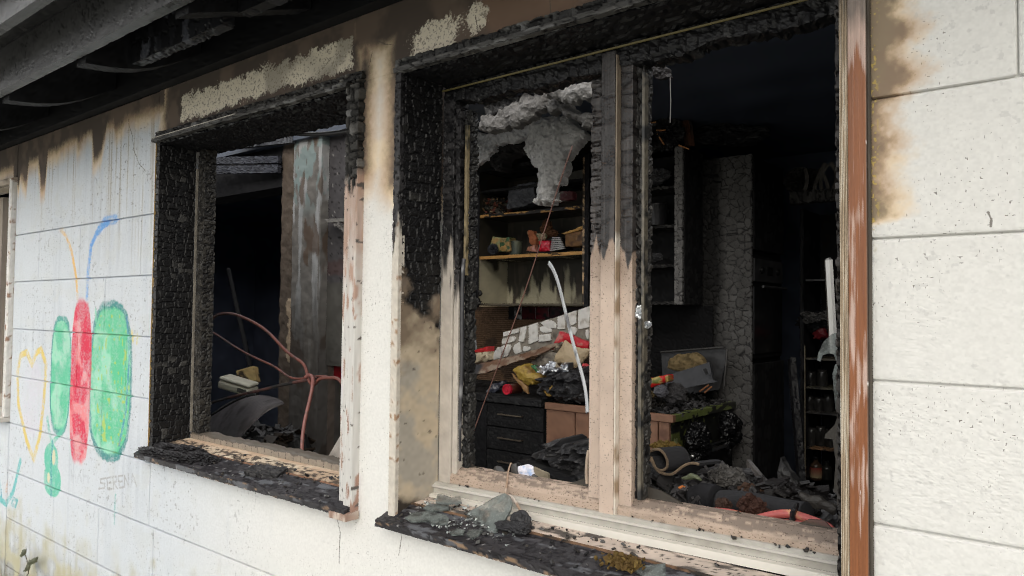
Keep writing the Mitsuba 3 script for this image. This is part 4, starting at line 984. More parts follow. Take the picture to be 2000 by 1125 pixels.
for y0, z0, s in ((1.70, 1.045, 5), (2.05, 1.06, 6)):
    ls = [lump((CX + .045 + .02 * rng.random(), y0 + dy, z0 + dz), (.03, .034, .034), s * 10 + i, .55, 3.2, 3, True) for i, (dy, dz) in enumerate(((0, 0), (.04, .02), (-.035, .015), (.01, -.045), (.005, .045), (.035, -.03), (-.01, -.09), (.0, -.13)))]
    ls[-1] = lump((CX + .05, y0 + .01, z0 - .11), (.012, .012, .03), s, .5, 3, 3); ls[-2] = lump((CX + .05, y0 - .02, z0 - .075), (.016, .018, .026), s + 1, .5, 3, 3)
    L(put('melted_knob', cat(ls), 'gloss_skin', (.010, .010, .011), True, parent=k), 'bubbled lump of melted black plastic')

# ------------------------------------------------------------------ wall cabinet with open shelves
k = WC = thing('wall_cabinet', 'doorless wall cabinet with sooty cream inside and orange-edged shelves', 'cabinet')
CXL, CXR, CYF, CYB, CZ0, CZ1 = -2.575, -1.815, 1.85, 2.135, 1.654, 2.44


def cream(v, s=2, top=1.93, amt=1.0):
    c = mott((.44, .405, .29), .18, 16, s)(v); z = v[:, 2]
    st = meshkit.fbm(v * np.array([26, 5, 4]), 4, s + 3); big = meshkit.fbm(v * np.array([6, 6, 3]), 3, s + 1)
    t = np.clip((z - (top - .45 * (st - .3) - .25 * (big - .5))) / .045, 0, .95)[:, None]
    c = c * (1 - t) + np.array([.018, .016, .013]) * t
    t2 = np.clip((st - .57) / .06, 0, .7)[:, None]; return c * (1 - t2 * amt) + np.array([.07, .055, .042]) * t2 * amt


put('back_panel', gbox((CXL + .018, 2.117, CZ0 + .012), (CXR - .018, 2.135, CZ1 - .02), (.008, .02, .008)), 'mid_skin', lambda v: cream(v, 2, 1.86), parent=k)
for x0, x1 in ((CXL, CXL + .017), (CXR - .017, CXR)):
    def sd_(v, x0=x0):
        c = cream(v, 5, 2.02, .5); e = (v[:, 1] < CYF + .004)[:, None]
        ec = np.where((meshkit.fbm(v * 30, 3, 4) > .52)[:, None], np.array([.50, .34, .20]), np.array([.05, .04, .03])) if x0 > -2 else np.array([[.015, .015, .018]])
        out = (v[:, 0] < CXL + .001)[:, None]
        return np.where(e | out, ec, c)
    put('side', gbox((x0, CYF, CZ0), (x1, CYB, CZ1), (.017, .01, .01)), 'mid_skin', sd_, parent=k)
charred('pilaster', gbox((CXL - .035, CYF - .012, CZ0 - .01), (CXL - .001, CYF + .03, CZ1 + .02), (.01, .01, .01), .003), (.05, .04, .05), .002, 151, k, b=(.02, .02, .024))
charred('pilaster', gbox((CXR + .001, CYF - .012, CZ0 - .01), (CXR + .028, CYF + .03, CZ1 + .02), (.01, .01, .01), .003), (.05, .04, .05), .002, 152, k, b=(.02, .02, .024))
for zz, s in ((2.168, 3), (1.924, 6)):
    def sh(v, s=s, zz=zz):
        e = (v[:, 1] < CYF + .012)[:, None]; n = meshkit.fbm(v * np.array([22, 9, 60]), 4, s)
        og = np.array([.50, .27, .085]) * (.6 + .8 * meshkit.fbm(v * np.array([30, 9, 200]), 3, s))[:, None]; bl = np.array([.022, .018, .015])
        thr = (.56 if s == 3 else .34)
        return np.where(e, np.where((n > thr)[:, None], og, bl), cream(v, s, 1.95, .8) * .55)
    v, f = gbox((CXL + .018, CYF + .004, zz), (CXR - .018, 2.116, zz + .018), (.006, .02, .005)); v[:, 2] += .006 * (meshkit.fbm(v * np.array([4, 0, 0]), 3, s) - .5)
    L(put('shelf', (v, f), 'mid_skin', sh, parent=k), 'upper shelf, its edge mostly burnt black' if s == 3 else 'middle shelf with an orange scorched edge')
put('bottom', gbox((CXL + .018, CYF + .004, CZ0), (CXR - .018, 2.116, CZ0 + .012), .02), 'mid_skin', mott((.10, .085, .06), .4, 20), parent=k)
charred('top', gbox((CXL, CYF - .0, CZ1 + .001), (CXR, CYB, CZ1 + .02), (.02, .02, .01)), (.03, .03, .03), .003, 153, k, b=(.03, .03, .03))
charred('shelf', gbox((CXL + .018, CYF + .01, 2.315), (CXR - .018, 2.116, 2.332), (.02, .02, .01)), (.03, .03, .03), .003, 154, k, b=(.03, .03, .03))

ZS1, ZS2 = 2.187, 1.943
def tin(name, lab, px, w, h, zs, y, col, rad=.04, cat_='tin'):
    k = thing(name, lab, cat_); c = at(px, 480, y)[0]
    r = rad; pr = [(0, 0), (r, 0), (r * 1.04, .003), (r * 1.04, .006), (r, .009), (r, h - .009), (r * 1.05, h - .006), (r * 1.05, h - .001), (r * .95, h), (r * .93, h - .006), (0, h - .006)]
    put(k, bowl((c, y, zs), pr, 28), 'mid_skin', col, False)
spots = lambda a, b, s, t=.5: mott(a, .35, 40, s, b, t, t + .05)
tin('tin', 'sooty tin with green and black floral print on the middle shelf', 1008, 0, .085, ZS2, 1.93, spots((.05, .065, .05), (.16, .17, .12), 3, .52), .034)
k = thing('mug_box', 'crumpled paper box with green and orange print left on the middle shelf', 'box')
put(k, relief([(962, 462), (980, 464), (980, 490), (955, 492)], 1.90, .05, .006, .004, .004, 60, 4), 'mid_skin', spots((.30, .33, .16), (.46, .30, .12), 4, .5))
k = thing('tin', 'patterned square tin, green and orange, beside the floral tin', 'tin')
put(k, relief([(977, 466), (994, 463), (997, 490), (977, 492)], 1.885, .06, .006, .004, .003, 60, 5), 'mid_skin', spots((.42, .25, .09), (.05, .11, .05), 6, .5))
k = thing('crumpled_cloth', 'small black crumpled rag hanging over the left shelf edge', 'rag')
put(k, lump(at(963, 487, 1.855), (.024, .016, .022), 8, .6, 3.5, 4, True), 'soot_skin', (.035, .037, .045))
k = thing('paper_bag', 'scorched reddish-brown paper bag standing on the middle shelf', 'paper bag')
put(k, relief([(1030, 452), (1034, 448), (1042, 452), (1048, 466), (1046, 480), (1037, 478), (1032, 466)], 1.90, .03, .005, .012, .008, 50, 6), 'matte_skin', mott((.38, .13, .06), .4, 30, 2, (.55, .36, .20), .58, .66))
k = thing('packet', 'pinkish torn packet lying below the brown paper bag', 'packet')
put(k, relief([(1027, 490), (1032, 482), (1044, 477), (1046, 492)], 1.885, .03, .005, .008, .004, 60, 7), 'mid_skin', mott((.45, .20, .13), .3, 40, 2, (.60, .30, .30), .5, .6))
k = thing('candle_jar', 'bright red glass jar on the middle shelf', 'jar')
put(k, relief([(1053, 471), (1073, 470), (1074, 490), (1053, 491)], 1.88, .05, .005, .010, .002, 60, 8), 'gloss_skin', mott((.55, .012, .035), .4, 60, 3, (.70, .12, .16), .55, .64))
k = thing('ornament', 'little cream and green figurine behind the red jar', 'ornament')
put(k, cat([lump(at(1052, 464, 1.93), (.02, .02, .024), 3, .4, 3, 3), lump(at(1062, 462, 1.93), (.018, .018, .02), 4, .4, 3, 3)]), 'mid_skin', spots((.48, .38, .26), (.10, .16, .08), 5, .54))
k = thing('fabric_bundle', 'dark brown bundle standing behind the red jar', 'bundle')
put(k, cat([lump(at(1068, 447, 1.99), (.035, .03, .05), 5, .5, 3.5, 4), lump(at(1080, 456, 1.97), (.03, .03, .02), 6, .5, 3.5, 3)]), 'matte_skin', mott((.13, .06, .03), .5, 50))
k = thing('disc_stack', 'fanned stack of thin black cases with white edges on the shelf', 'stack of cases')
for i in range(7):
    v, f = gbox((-.048 + .002 * i, 0, -.0035), (.048 - .005 * i, .09, .0035), .02, .001); v = v @ rot([0, 1, 0], -5 + 1.5 * i).T + at(1088, 489, 1.88) + [0, 0, .006 + i * .0105]
    e = (v[:, 1] < 1.886)[:, None]; put('case', (v, f), 'mid_skin', np.where(e, [.42, .42, .42], [.012, .012, .013]), parent=k)
k = thing('wicker_box', 'brown wooden box with splintered lid at the right end of the shelf', 'box')
put('body', relief([(1104, 452), (1140, 451), (1140, 480), (1104, 482)], 1.89, .09, .008, .003, .002, 60, 9), 'mid_skin', mott((.20, .10, .035), .4, 30, 3, (.09, .045, .02), .5, .6), parent=k)
put('lid', relief([(1096, 457), (1141, 440), (1141, 447), (1104, 457)], 1.88, .09, .008, .002, .003, 60, 9), 'mid_skin', mott((.50, .28, .08), .4, 40), parent=k)
# upper shelf: heap of shells, grey box, ash
x0, x1 = at(940, 400, 1.9)[0], at(990, 400, 1.9)[0]
pos = np.c_[rng.uniform(x0, x1, 420), rng.uniform(1.87, 1.97, 420), ZS1 + .095 * rng.random(420) ** 1.3]
put('burnt_scraps', flakes(pos, .008, .028, 77, .5), 'soot_skin', per_piece(420, 8, [(.02, .018, .016), (.05, .04, .03), (.16, .05, .035), (.25, .16, .09), (.03, .028, .027), (.10, .095, .08)], 5)); L('burnt_scraps', 'heap of charred red and brown scraps on the upper shelf', 'scraps', kind='stuff')
k = thing('box', 'blue-grey ash-covered box on the upper shelf', 'box')
put(k, relief([(992, 372), (1012, 360), (1044, 356), (1046, 392), (1018, 404), (990, 408)], 1.872, .07, .007, .008, .010, 40, 12), 'soot_skin', mott((.075, .078, .088), .5, 30))
k = thing('packet', 'dull pink packet on the right of the upper shelf', 'packet')
put(k, relief([(1082, 382), (1098, 372), (1118, 374), (1118, 390), (1084, 396)], 1.88, .04, .006, .006, .005, 60, 3), 'mid_skin', mott((.16, .045, .05), .5, 40, 2, (.22, .20, .18), .56, .62))
k = thing('board', 'sooty pale board leaning at the back of the upper shelf', 'board')
put(k, relief([(1104, 340), (1141, 330), (1141, 360), (1108, 366)], 2.02, .012, .012), 'mid_skin', mott((.15, .145, .12), .4, 20))

# wall under the cabinet: combed brown adhesive, dark tiles
v, f = gbox((-2.96, 2.128, 1.19), (-1.82, 2.149, 1.648), (.012, .02, .0026))
v[:, 1] -= np.where(v[:, 1] < 2.14, .0022 * np.sin(v[:, 2] * 2 * np.pi / .0125 + 2 * meshkit.noise(v * 6, 3)), 0)
n1 = meshkit.fbm(v * 7, 4, 6)
cc = np.array([.17, .105, .065]) * (.55 + .5 * np.sin(v[:, 2] * 2 * np.pi / .0125 + 2 * meshkit.noise(v * 6, 3)) * .5 + .5 * meshkit.fbm(v * 40, 3, 2))[:, None]
t = np.clip((n1 - .53) / .04, 0, .8)[:, None]; cc = cc * (1 - t) + np.array([.055, .037, .028]) * t
SPL = put('splashback', (v, f), 'matte_skin', cc, parent=H); L(SPL, 'brown combed tile adhesive bared on the wall')
for a, b, col in ((993, 1004, (.02, .02, .02)), (1005, 1018, (.30, .29, .28)), (1019, 1046, (.06, .008, .012)), (1047, 1072, (.12, .010, .018)), (1073, 1100, (.05, .008, .012)), (1101, 1135, (.03, .012, .014))):
    A, B = at(a, 601, 2.115), at(b, 624, 2.115)
    put('tile', gbox((A[0], 2.116, B[2]), (B[0], 2.1265, 1.650), .012, .0015), 'gloss_skin', mott(col, .6, 40, a, (.012, .011, .011), .5, .56), parent=SPL)

# fallen splashback board with white tiles
Z3 = lambda q: (880 + q[0] / 5.113, 580 + q[1] / 5.113)
FB = thing('tile_board', 'fallen grey board with broken white tiles leaning on the counter', 'tile board')
put('backing', relief([Z3(q) for q in [(525, 350), (1060, 195), (1390, 82), (1390, 520), (1000, 540), (720, 590), (505, 625)]], 1.80, .02, .012, 0, .003, 40, 5, tilt=(0, .12)), 'matte_skin', mott((.26, .235, .20), .3, 30, 2, (.13, .11, .09), .55, .62), parent=FB)
zm = np.mean([at(*Z3(q), 1.80)[2] for q in [(525, 350), (1060, 195), (1390, 82), (1390, 520), (1000, 540), (720, 590), (505, 625)]])
for i, q in enumerate([[(530, 355), (680, 315), (690, 350), (530, 395)], [(525, 418), (640, 390), (662, 410), (640, 445), (525, 470)], [(700, 308), (762, 290), (740, 450), (690, 440)], [(780, 285), (865, 255), (880, 435), (792, 472)],
                       [(895, 258), (955, 226), (1020, 240), (1055, 275), (1050, 312), (960, 315)], [(890, 300), (935, 290), (1012, 322), (1010, 352), (930, 358), (895, 335)], [(890, 378), (1000, 366), (1010, 438), (890, 445)],
                       [(1060, 200), (1130, 172), (1142, 318), (1070, 322)], [(1150, 165), (1242, 133), (1252, 262), (1195, 288), (1160, 280)], [(1262, 128), (1380, 90), (1380, 305), (1275, 322)],
                       [(525, 492), (600, 470), (620, 500), (590, 590), (545, 602), (520, 560)], [(650, 480), (700, 447), (720, 550), (662, 570), (640, 520)], [(1200, 296), (1250, 300), (1262, 340), (1240, 382), (1192, 350)], [(1352, 330), (1380, 325), (1380, 430), (1355, 400)], [(745, 490), (810, 500), (815, 525), (740, 545)]]):
    P = [at(*Z3(a), 1.80) for a in q]
    v, f = relief([(a[0], a[2]) for a in P], 1.792 + .12 * (np.mean([a[2] for a in P]) - zm), .007, .012, .002, .0016, 60, 30 + i, tilt=(0, .12), world=True)
    put('tile', (v, f), 'mid_skin', mott((.70, .69, .66), .12, 30, i, (.48, .45, .40), .60, .68), parent=FB)
k = thing('plank', 'half-charred brown plank lying slanted across the counter', 'plank')
def plk(v):
    c = mott((.17, .095, .06), .35, 30, 3)(v); l = np.clip((at(955, 700, 1.6)[0] - v[:, 0] + .12 * (meshkit.fbm(v * 20, 4, 5) - .5) - .35 * (v[:, 2] - 1.34)) / .03, 0, 1)[:, None]
    t = np.clip((meshkit.fbm(v * np.array([20, 9, 40]), 4, 8) - .54) / .04, 0, .8)[:, None]; c = c * (1 - t) + np.array([.33, .26, .20]) * t
    return c * (1 - l) + np.array([.05, .05, .055]) * l
put(k, relief([Z3(q) for q in [(120, 715), (400, 645), (700, 560), (970, 458), (978, 490), (880, 560), (560, 690), (120, 868)]], 1.60, .03, .010, .006, .006, 40, 6, tilt=(0, .9)), 'soot_skin', plk)

def rag(name, lab, cat_, poly, y, col, th=.03, bulge=.008, amp=.006, scale=40, res=.008, skin='mid_skin', ridged=False, tilt=(0, 0), smooth=False):
    k = thing(name, lab, cat_); put(k, relief([Z3(q) for q in poly], y, th, res, bulge, amp, scale, len(labels), ridged, tilt), skin, col, smooth); return k
rag('book', 'pale grey book edge standing at the left end of the counter', 'book', [(158, 432), (222, 434), (225, 550), (165, 555)], 1.75, mott((.36, .38, .42), .3, 40), .03)
rag('packet', 'torn red packet lying on cream paper beside the plank', 'packet', [(218, 535), (300, 515), (378, 490), (380, 552), (240, 556)], 1.70, mott((.48, .02, .025), .25, 40), .05, .01)
rag('paper_stack', 'cream soot-edged papers at the left end of the plank', 'papers', [(135, 600), (180, 560), (372, 552), (385, 625), (300, 645), (135, 668)], 1.66, mott((.52, .44, .31), .25, 40, 2, (.16, .11, .07), .58, .64), .06, .01, .01, 30)
rag('packet', 'small white packet with a red triangle behind the plank', 'packet', [(398, 615), (470, 498), (508, 530), (500, 612), (440, 630)], 1.70, lambda v: np.where((v[:, 2] < at(0, 695, 1.7)[2] - 0 * v[:, 0])[:, None] & (meshkit.noise(v * 25, 2) > .45)[:, None], [.5, .02, .02], [.55, .54, .52]), .03)
rag('red_carton', 'bright red box lid with white print tipped among the rubbish', 'box lid', [(1090, 345), (1170, 378), (1385, 458), (1362, 530), (1240, 492), (1140, 432), (1062, 548), (1000, 525)], 1.70, mott((.52, .018, .03), .25, 30, 3, (.60, .20, .18), .62, .68), .03, .008, .004)  # a tipped red box lid, not a whole carton
rag('photo_card', 'dark printed card with pale figures beside the red lid', 'card', [(1050, 470), (1135, 440), (1075, 560), (1020, 545)], 1.685, mott((.10, .075, .055), .5, 60, 3, (.50, .42, .32), .54, .58), .006)
rag('cardboard', 'curled tan cardboard sheet below the red lid', 'cardboard', [(1138, 432), (1242, 492), (1385, 530), (1370, 600), (1260, 720), (1200, 690), (1110, 668), (1020, 645)], 1.67, mott((.50, .39, .25), .2, 14), .008, .03, .008, 14)
rag('board', 'grey board propped behind the yellow bag', 'board', [(962, 520), (1075, 568), (1018, 645), (905, 700), (800, 660)], 1.68, mott((.30, .265, .22), .3, 20, 3, (.06, .05, .045), .5, .58), .01)
rag('foil', 'crumpled sheet of silver foil on the counter', 'foil', [(875, 715), (990, 640), (1055, 685), (1140, 665), (1215, 650), (1232, 690), (1170, 772), (1100, 792), (1000, 762), (930, 795)], 1.60, mott((.78, .80, .84), .12, 30), .01, .012, .030, 16, .006, 'metal_skin', True)
rag('flower', 'small bright pink-red plastic flower by the sash', 'flower', [(1300, 690), (1320, 665), (1350, 668), (1368, 690), (1345, 712), (1312, 718)], 1.60, mott((.62, .08, .09), .35, 80), .02, .015, .012, 60, .005)
rag('packet', 'green striped packet between the bag and the foil', 'packet', [(775, 690), (840, 676), (885, 740), (838, 765)], 1.60, lambda v: np.where((np.sin(v[:, 2] * 420 + v[:, 0] * 200) > .2)[:, None], [.05, .22, .08], [.02, .05, .025]), .02)
rag('food_bag', 'yellow-brown paper bag lying open on the counter', 'bag', [(612, 728), (640, 705), (745, 678), (815, 745), (885, 805), (872, 842), (765, 890), (690, 815)], 1.56, mott((.42, .28, .055), .3, 24, 3, (.22, .12, .03), .55, .64), .06, .02, .012, 24)
rag('paper_scrap', 'brown scorched paper strip under the yellow bag', 'paper', [(604, 762), (640, 790), (765, 892), (775, 972), (740, 940), (690, 880)], 1.555, mott((.30, .17, .07), .3, 30), .01)
rag('pen_bundle', 'dark bundle of pens and foil scraps at the foot of the red-capped jar', 'bundle', [(355, 930), (400, 885), (440, 860), (520, 845), (510, 890), (440, 960), (380, 972)], 1.62, mott((.05, .055, .08), .6, 60, 3, (.32, .32, .34), .58, .63), .03, .01, .01, 60)
rag('burnt_heap', 'black crumpled burnt plastic heaped on the right of the counter', 'burnt heap', [(890, 820), (1000, 765), (1180, 770), (1300, 705), (1390, 690), (1390, 1040), (1100, 1035), (960, 1005), (900, 940)], 1.56, mott((.035, .035, .038), .6, 40, 3, (.085, .085, .09), .56, .66), .10, .05, .035, 22, .007, 'soot_skin', True)
for nm, lab, cx, cy, r_, ring, col, bod in (('jar', 'jar lying on its side with a bright red lid', 555, 925, 42, .6, (.55, .02, .045), (.10, .03, .02)), ('jar', 'jar lying on its side with a gold lid', 978, 930, 52, .55, (.42, .26, .06), (.20, .15, .05))):
    k = thing(nm, lab, 'jar'); c = at(*Z3((cx, cy)), 1.53); R_ = (at(*Z3((cx + r_, cy)), 1.53) - at(*Z3((cx - r_, cy)), 1.53))[0] / 2
    put('glass', bowl(c + [0, .11, 0], [(0, 0), (R_ * .98, 0), (R_ * .98, .07), (R_ * .8, .10), (0, .10)], 24, '-y'), 'gloss_skin', mott(bod, .4, 40), True, parent=k)
    put('lid', bowl(c + [0, .018, 0], [(0, 0), (R_, 0), (R_, .015), (R_ * .94, .018), (R_ * .78, .018), (R_ * .74, .014), (R_ * .35, .014), (R_ * .30, .018), (0, .018)], 28, '-y'), 'mid_skin', mott(col, .3, 50), parent=k)

# ------------------------------------------------------------------ ash blankets hanging from the ceiling
Z1 = lambda q: (880 + q[0] / 4.0167, 140 + q[1] / 4.0167)
ASH = lambda s, a=(.30, .295, .295): mott(a, .35, 55, s, tuple(.55 * np.array(a)), .48, .66)
def ash_sheet(lab, poly, y, seed, th=.03, bulge=.03, amp=.022, scale=14, col=None, tilt=(0, 0), res=.008):
    k = thing('insulation_sheet', lab, 'insulation'); V, F_ = relief([Z1(q) for q in poly], y, th, res, bulge, amp, scale, seed, False, tilt)
    n = vnormals(V, F_); V = V + n * (.011 * (meshkit.fbm(V * 52, 3, seed) - .5) * 2 + .004 * (meshkit.noise(V * 160, seed) - .5))[:, None]
    put(k, (V, F_), 'matte_skin', col or ASH(seed)); return k
ash_sheet('pale grey ash-crusted insulation sagging at the left of the cabinet', [(95, 490), (150, 470), (290, 490), (360, 450), (560, 420), (620, 410), (600, 500), (480, 560), (370, 570), (330, 640), (260, 690), (180, 745), (160, 820), (120, 835), (100, 640)], 1.66, 3, bulge=.035, col=ASH(3, (.72, .725, .74)))
ash_sheet('dark grey folded insulation slab tilted above the left sheet', [(220, 420), (250, 360), (340, 345), (520, 225), (560, 180), (620, 170), (745, 150), (760, 190), (700, 300), (640, 350), (520, 420), (300, 480), (220, 470)], 1.20, 4, .05, .03, .02, 12, ASH(5, (.20, .195, .193)))
ash_sheet('ragged pale insulation flap under the burnt window head', [(770, 160), (810, 105), (880, 110), (950, 75), (975, 100), (1045, 90), (1060, 50), (1130, 40), (1130, 190), (1040, 225), (930, 262), (870, 240), (830, 210), (760, 200)], 1.14, 6, .03, .03, .02, 16, ASH(6, (.26, .256, .253)))
ash_sheet('thick dark rolled fold of insulation below the flap', [(715, 215), (830, 205), (880, 255), (1000, 310), (1130, 350), (1130, 430), (1060, 430), (1000, 400), (900, 340), (760, 310), (715, 280)], 1.22, 8, .05, .05, .024, 20, ASH(8, (.15, .147, .145)))
ash_sheet('bulging pale ash drape whose foot stands on the upper shelf', [(630, 400), (680, 320), (740, 310), (860, 340), (960, 390), (1060, 480), (1040, 520), (990, 570), (960, 600), (900, 690), (890, 780), (900, 800), (870, 850), (810, 900), (800, 970), (820, 1015), (760, 1030), (660, 1030), (690, 960), (700, 780), (640, 730), (600, 640), (595, 520)], 1.66, 9, .06, .085, .022, 14, ASH(9, (.76, .755, .75)))
k = thing('ash_shreds', 'dark shreds hanging below the pale sheet by the cabinet', 'ash shreds')
put(k, relief([Z1(q) for q in [(260, 690), (330, 640), (480, 560), (600, 560), (600, 650), (480, 665), (420, 700), (400, 790), (360, 760), (310, 720)]], 1.72, .06, .008, .03, .03, 26, 12, True), 'soot_skin', mott((.035, .034, .035), .5, 30))
k = thing('frayed_slat', 'charred ribbed slats behind the tilted slab', 'slat')
put(k, relief([Z1(q) for q in [(265, 270), (420, 215), (560, 190), (520, 250), (420, 300), (280, 350)]], 1.24, .02, .007, .004, .01, 40, 13, True), 'soot_skin', mott((.09, .09, .094), .5, 40, 2, (.25, .25, .255), .54, .62))
# things near the sash openings
k = thing('metal_strip', 'bent bright aluminium strip leaning in the left sash opening', 'strip')
A = [at(1072, 514, .62), at(1082, 530, .60), at(1100, 590, .56), at(1125, 690, .50), at(1144, 765, .45), at(1147, 806, .43)]
put(k, tube(A, .0098, 6, 30, .4), 'mid_skin', mott((.66, .68, .70), .2, 20, 3, (.25, .25, .26), .62, .66))
k = thing('wire', 'thin reddish wire stretched slantwise across the left sash opening', 'wire')
put(k, tube([at(1118, 285, .80), at(1080, 398, .75), at(1035, 540, .70), at(982, 690, .62), at(935, 815, .55), at(906, 900, .50)], .0021, 6, 40), 'mid_skin', mott((.22, .10, .075), .3, 30), True)
k = thing('melted_lump', 'black melted lump hanging at the lower left corner of the wall cabinet', 'lump')
put(k, cat([lump(at(921, 578, 1.80), (.022, .018, .03), 3, .6, 3, 3), lump(at(930, 590, 1.80), (.03, .02, .026), 4, .6, 3, 3), lump(at(938, 573, 1.81), (.012, .01, .016), 5, .5, 3, 3)]), 'gloss_skin', (.012, .011, .011), True)

# ------------------------------------------------------------------ upper end unit and oven tower
k = thing('end_shelf_unit', 'black open-ended wall unit with scorched shelves right of the mullion', 'wall unit')
UY, UX0, UX1, UZ0, UZ1 = 2.0, -1.76, -1.333, 1.662, 2.462
charred('side', gbox((UX1 - .046, UY, UZ0), (UX1, UY + .02, UZ1), (.004, .01, .0045), .003), (.034, .6, .030), .0035, 161, k, w=.12, var=.25, dome=1.2, b=(.20, .195, .19), a=(.010, .010, .011))
L(charred('door', gbox((UX1 - .018, UY + .021, UZ0), (UX1 + .004, 2.232, UZ1 - .005), (.01, .006, .006), .003), (.6, .032, .032), .002, 162, k, w=.15, b=(.022, .022, .023)), 'charred narrow door facing the room')
charred('back', gbox((UX0, 2.20, UZ0), (UX1 - .02, 2.232, UZ1), (.02, .02, .02)), (.03, .03, .03), .002, 163, k, b=(.012, .012, .013))
charred('side', gbox((UX0 - .02, UY, UZ0), (UX0, 2.199, UZ1), (.02, .02, .02)), (.03, .03, .03), .002, 164, k, b=(.02, .02, .02))
for py, s in ((368, 1), (443, 2), (520, 3), (592, 4)):
    zz = at(1280, py, UY)[2]; charred('shelf', gbox((UX0, UY + .006, zz - .008), (UX1 - .047, 2.199, zz + .008), (.008, .02, .008)), (.02, .03, .02), .004, 165 + s, k, b=(.05, .048, .045), rough=.004)
k2 = thing('pot', 'blackened cooking pot on a shelf of the open-ended unit', 'pot'); c = at(1281, 440, 2.07); r_ = .05
put(k2, bowl((c[0], 2.08, at(1280, 443, UY)[2] + .009), [(0, 0), (r_, 0), (r_ * 1.03, .01), (r_ * 1.03, .115), (r_ * 1.1, .12), (r_ * .98, .12), (r_ * .95, .01), (0, .008)], 28), 'gloss_skin', mott((.020, .020, .022), .4, 20), True)
for nm, lab, px, py, y, rr, s in (('burnt_lump', 'grey-black rounded lumps on the top shelf of the open-ended unit', 1276, 346, 2.06, (.07, .05, .045), 11), ('burnt_lump', 'small burnt lump among scraps on the low shelf of the open-ended unit', 1268, 506, 2.05, (.04, .04, .03), 12)):
    k2 = thing(nm, lab, 'lump'); put(k2, cat([lump(at(px, py, y), rr, s, .4, 3, 4), lump(at(px + 16, py - 4, y), np.array(rr) * .7, s + 3, .4, 3, 4), lump(at(px - 14, py + 8, y), np.array(rr) * .6, s + 5, .6, 4, 3, True)]), 'soot_skin', mott((.05, .05, .053), .5, 30))
k2 = thing('burnt_bundle', 'tangled charred bundle with orange splinters on top of the open-ended unit', 'bundle')
put('mass', cat([lump(at(1272, 268, 2.02), (.075, .06, .055), 21, .55, 4, 4, True), lump(at(1300, 262, 2.06), (.07, .06, .06), 22, .55, 4, 4, True)]), 'soot_skin', mott((.022, .021, .022), .6, 40, 2, (.09, .088, .088), .6, .68), parent=k2)
sp_ = [tube([at(*a, 1.97), at(*b, 1.97)], .004, 6) for a, b in (((1258, 243), (1272, 239)), ((1282, 255), (1300, 254)), ((1284, 262), (1297, 282)), ((1326, 284), (1346, 291)), ((1270, 242), (1281, 238)))]
put('splinter', cat(sp_), 'matte_skin', mott((.60, .27, .11), .3, 40), parent=k2)
k2 = thing('splintered_post', 'splintered reddish wood stump standing behind the charred bundle', 'wood stump')
put(k2, cat([tube([at(1322 + 5 * i, 212 + 3 * i, 2.12), at(1334 + 4 * i, 245, 2.12), at(1342 + 3 * i, 285, 2.12)], [.004, .009, .010], 6) for i in range(5)]), 'matte_skin', mott((.13, .055, .03), .6, 40, 2, (.02, .018, .017), .5, .56))
k2 = thing('blanket', 'black crumpled blanket lying on top of the oven tower', 'blanket')
put(k2, cat([lump(at(1400, 262, 2.35), (.13, .10, .055), 31, .45, 3, 4), lump(at(1445, 268, 2.40), (.14, .10, .05), 32, .45, 3, 4), lump(at(1420, 248, 2.42), (.09, .08, .05), 33, .5, 3, 4)]), 'soot_skin', mott((.022, .022, .024), .4, 20))

TX, TY0, TY1 = -1.066, 2.24, 2.70
OT = thing('oven_tower', 'tall charred oven housing with crocodile-cracked side panel', 'oven housing')
tz = 2.432
_tp = charize(gbox((-1.79, TY0, FZ), (TX - .005, TY0 + .02, tz), (.0042, .012, .0042), .004), (.040, .6, .038), .0036, 171, .95, None, .13, 0, (.022, .022, .023), (.125, .121, .117), None, .28, 1.5)
_tv = _tp[0][0]; _dk = np.clip((_tv[:, 0] + 1.275 + .05 * (meshkit.fbm(_tv * np.array([30, 1, 5]), 3, 4) - .5)) / .07, .22, 1)[:, None] * (.75 + .5 * meshkit.fbm(_tv * np.array([24, 1, 4]), 3, 6))[:, None]  # darker to the left: soot variation plus shade painted into the colour
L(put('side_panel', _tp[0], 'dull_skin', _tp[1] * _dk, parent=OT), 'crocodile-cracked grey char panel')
charred('carcass', gbox((-1.79, TY0 + .021, FZ), (TX - .03, TY1 + .02, tz), (.04, .04, .04)), (.05, .04, .05), .001, 172, OT, b=(.012, .012, .013))
charred('soot_panel', gbox((-1.76, TY0 - .012, 1.18), (-1.272, TY0 - .002, 1.66), (.01, .01, .01)), (.04, .04, .04), .004, 176, OT, b=(.005, .005, .006), bsdf='matte_skin')  # added black sheet: shade under the wall unit put in as colour
zt = lambda py, px=1500: at_x(px, py, TX)[2]
L(charred('door', gbox((TX - .022, TY0 + .022, zt(492)), (TX, TY1 - .005, tz - .01), (.012, .007, .008), .003), (.04, .04, .05), .0015, 173, OT, b=(.024, .024, .026)), 'upper door of the tower')
OV = charred('oven', gbox((TX - .028, TY0 + .022, zt(698)), (TX - .012, TY1 - .005, zt(502)), (.012, .007, .008)), (.04, .04, .05), .001, 174, OT, b=(.014, .014, .015))
L(OV, 'built-in oven with blackened glass')
put('control_panel', gbox((TX - .0115, TY0 + .026, zt(552)), (TX - .001, TY1 - .02, zt(508)), .02, .003), 'mid_skin', mott((.035, .035, .037), .4, 20), parent=OV)
for i, yy in enumerate((2.36, 2.59)):
    put('knob', tube([(TX, yy, zt(530)), (TX + .012, yy, zt(530))], .016, 14), 'gloss_skin', (.01, .01, .011), parent=OV)
put('display', gbox((TX - .0005, 2.44, zt(538)), (TX + .002, 2.52, zt(522)), .02), 'gloss_skin', (.006, .006, .007), parent=OV)
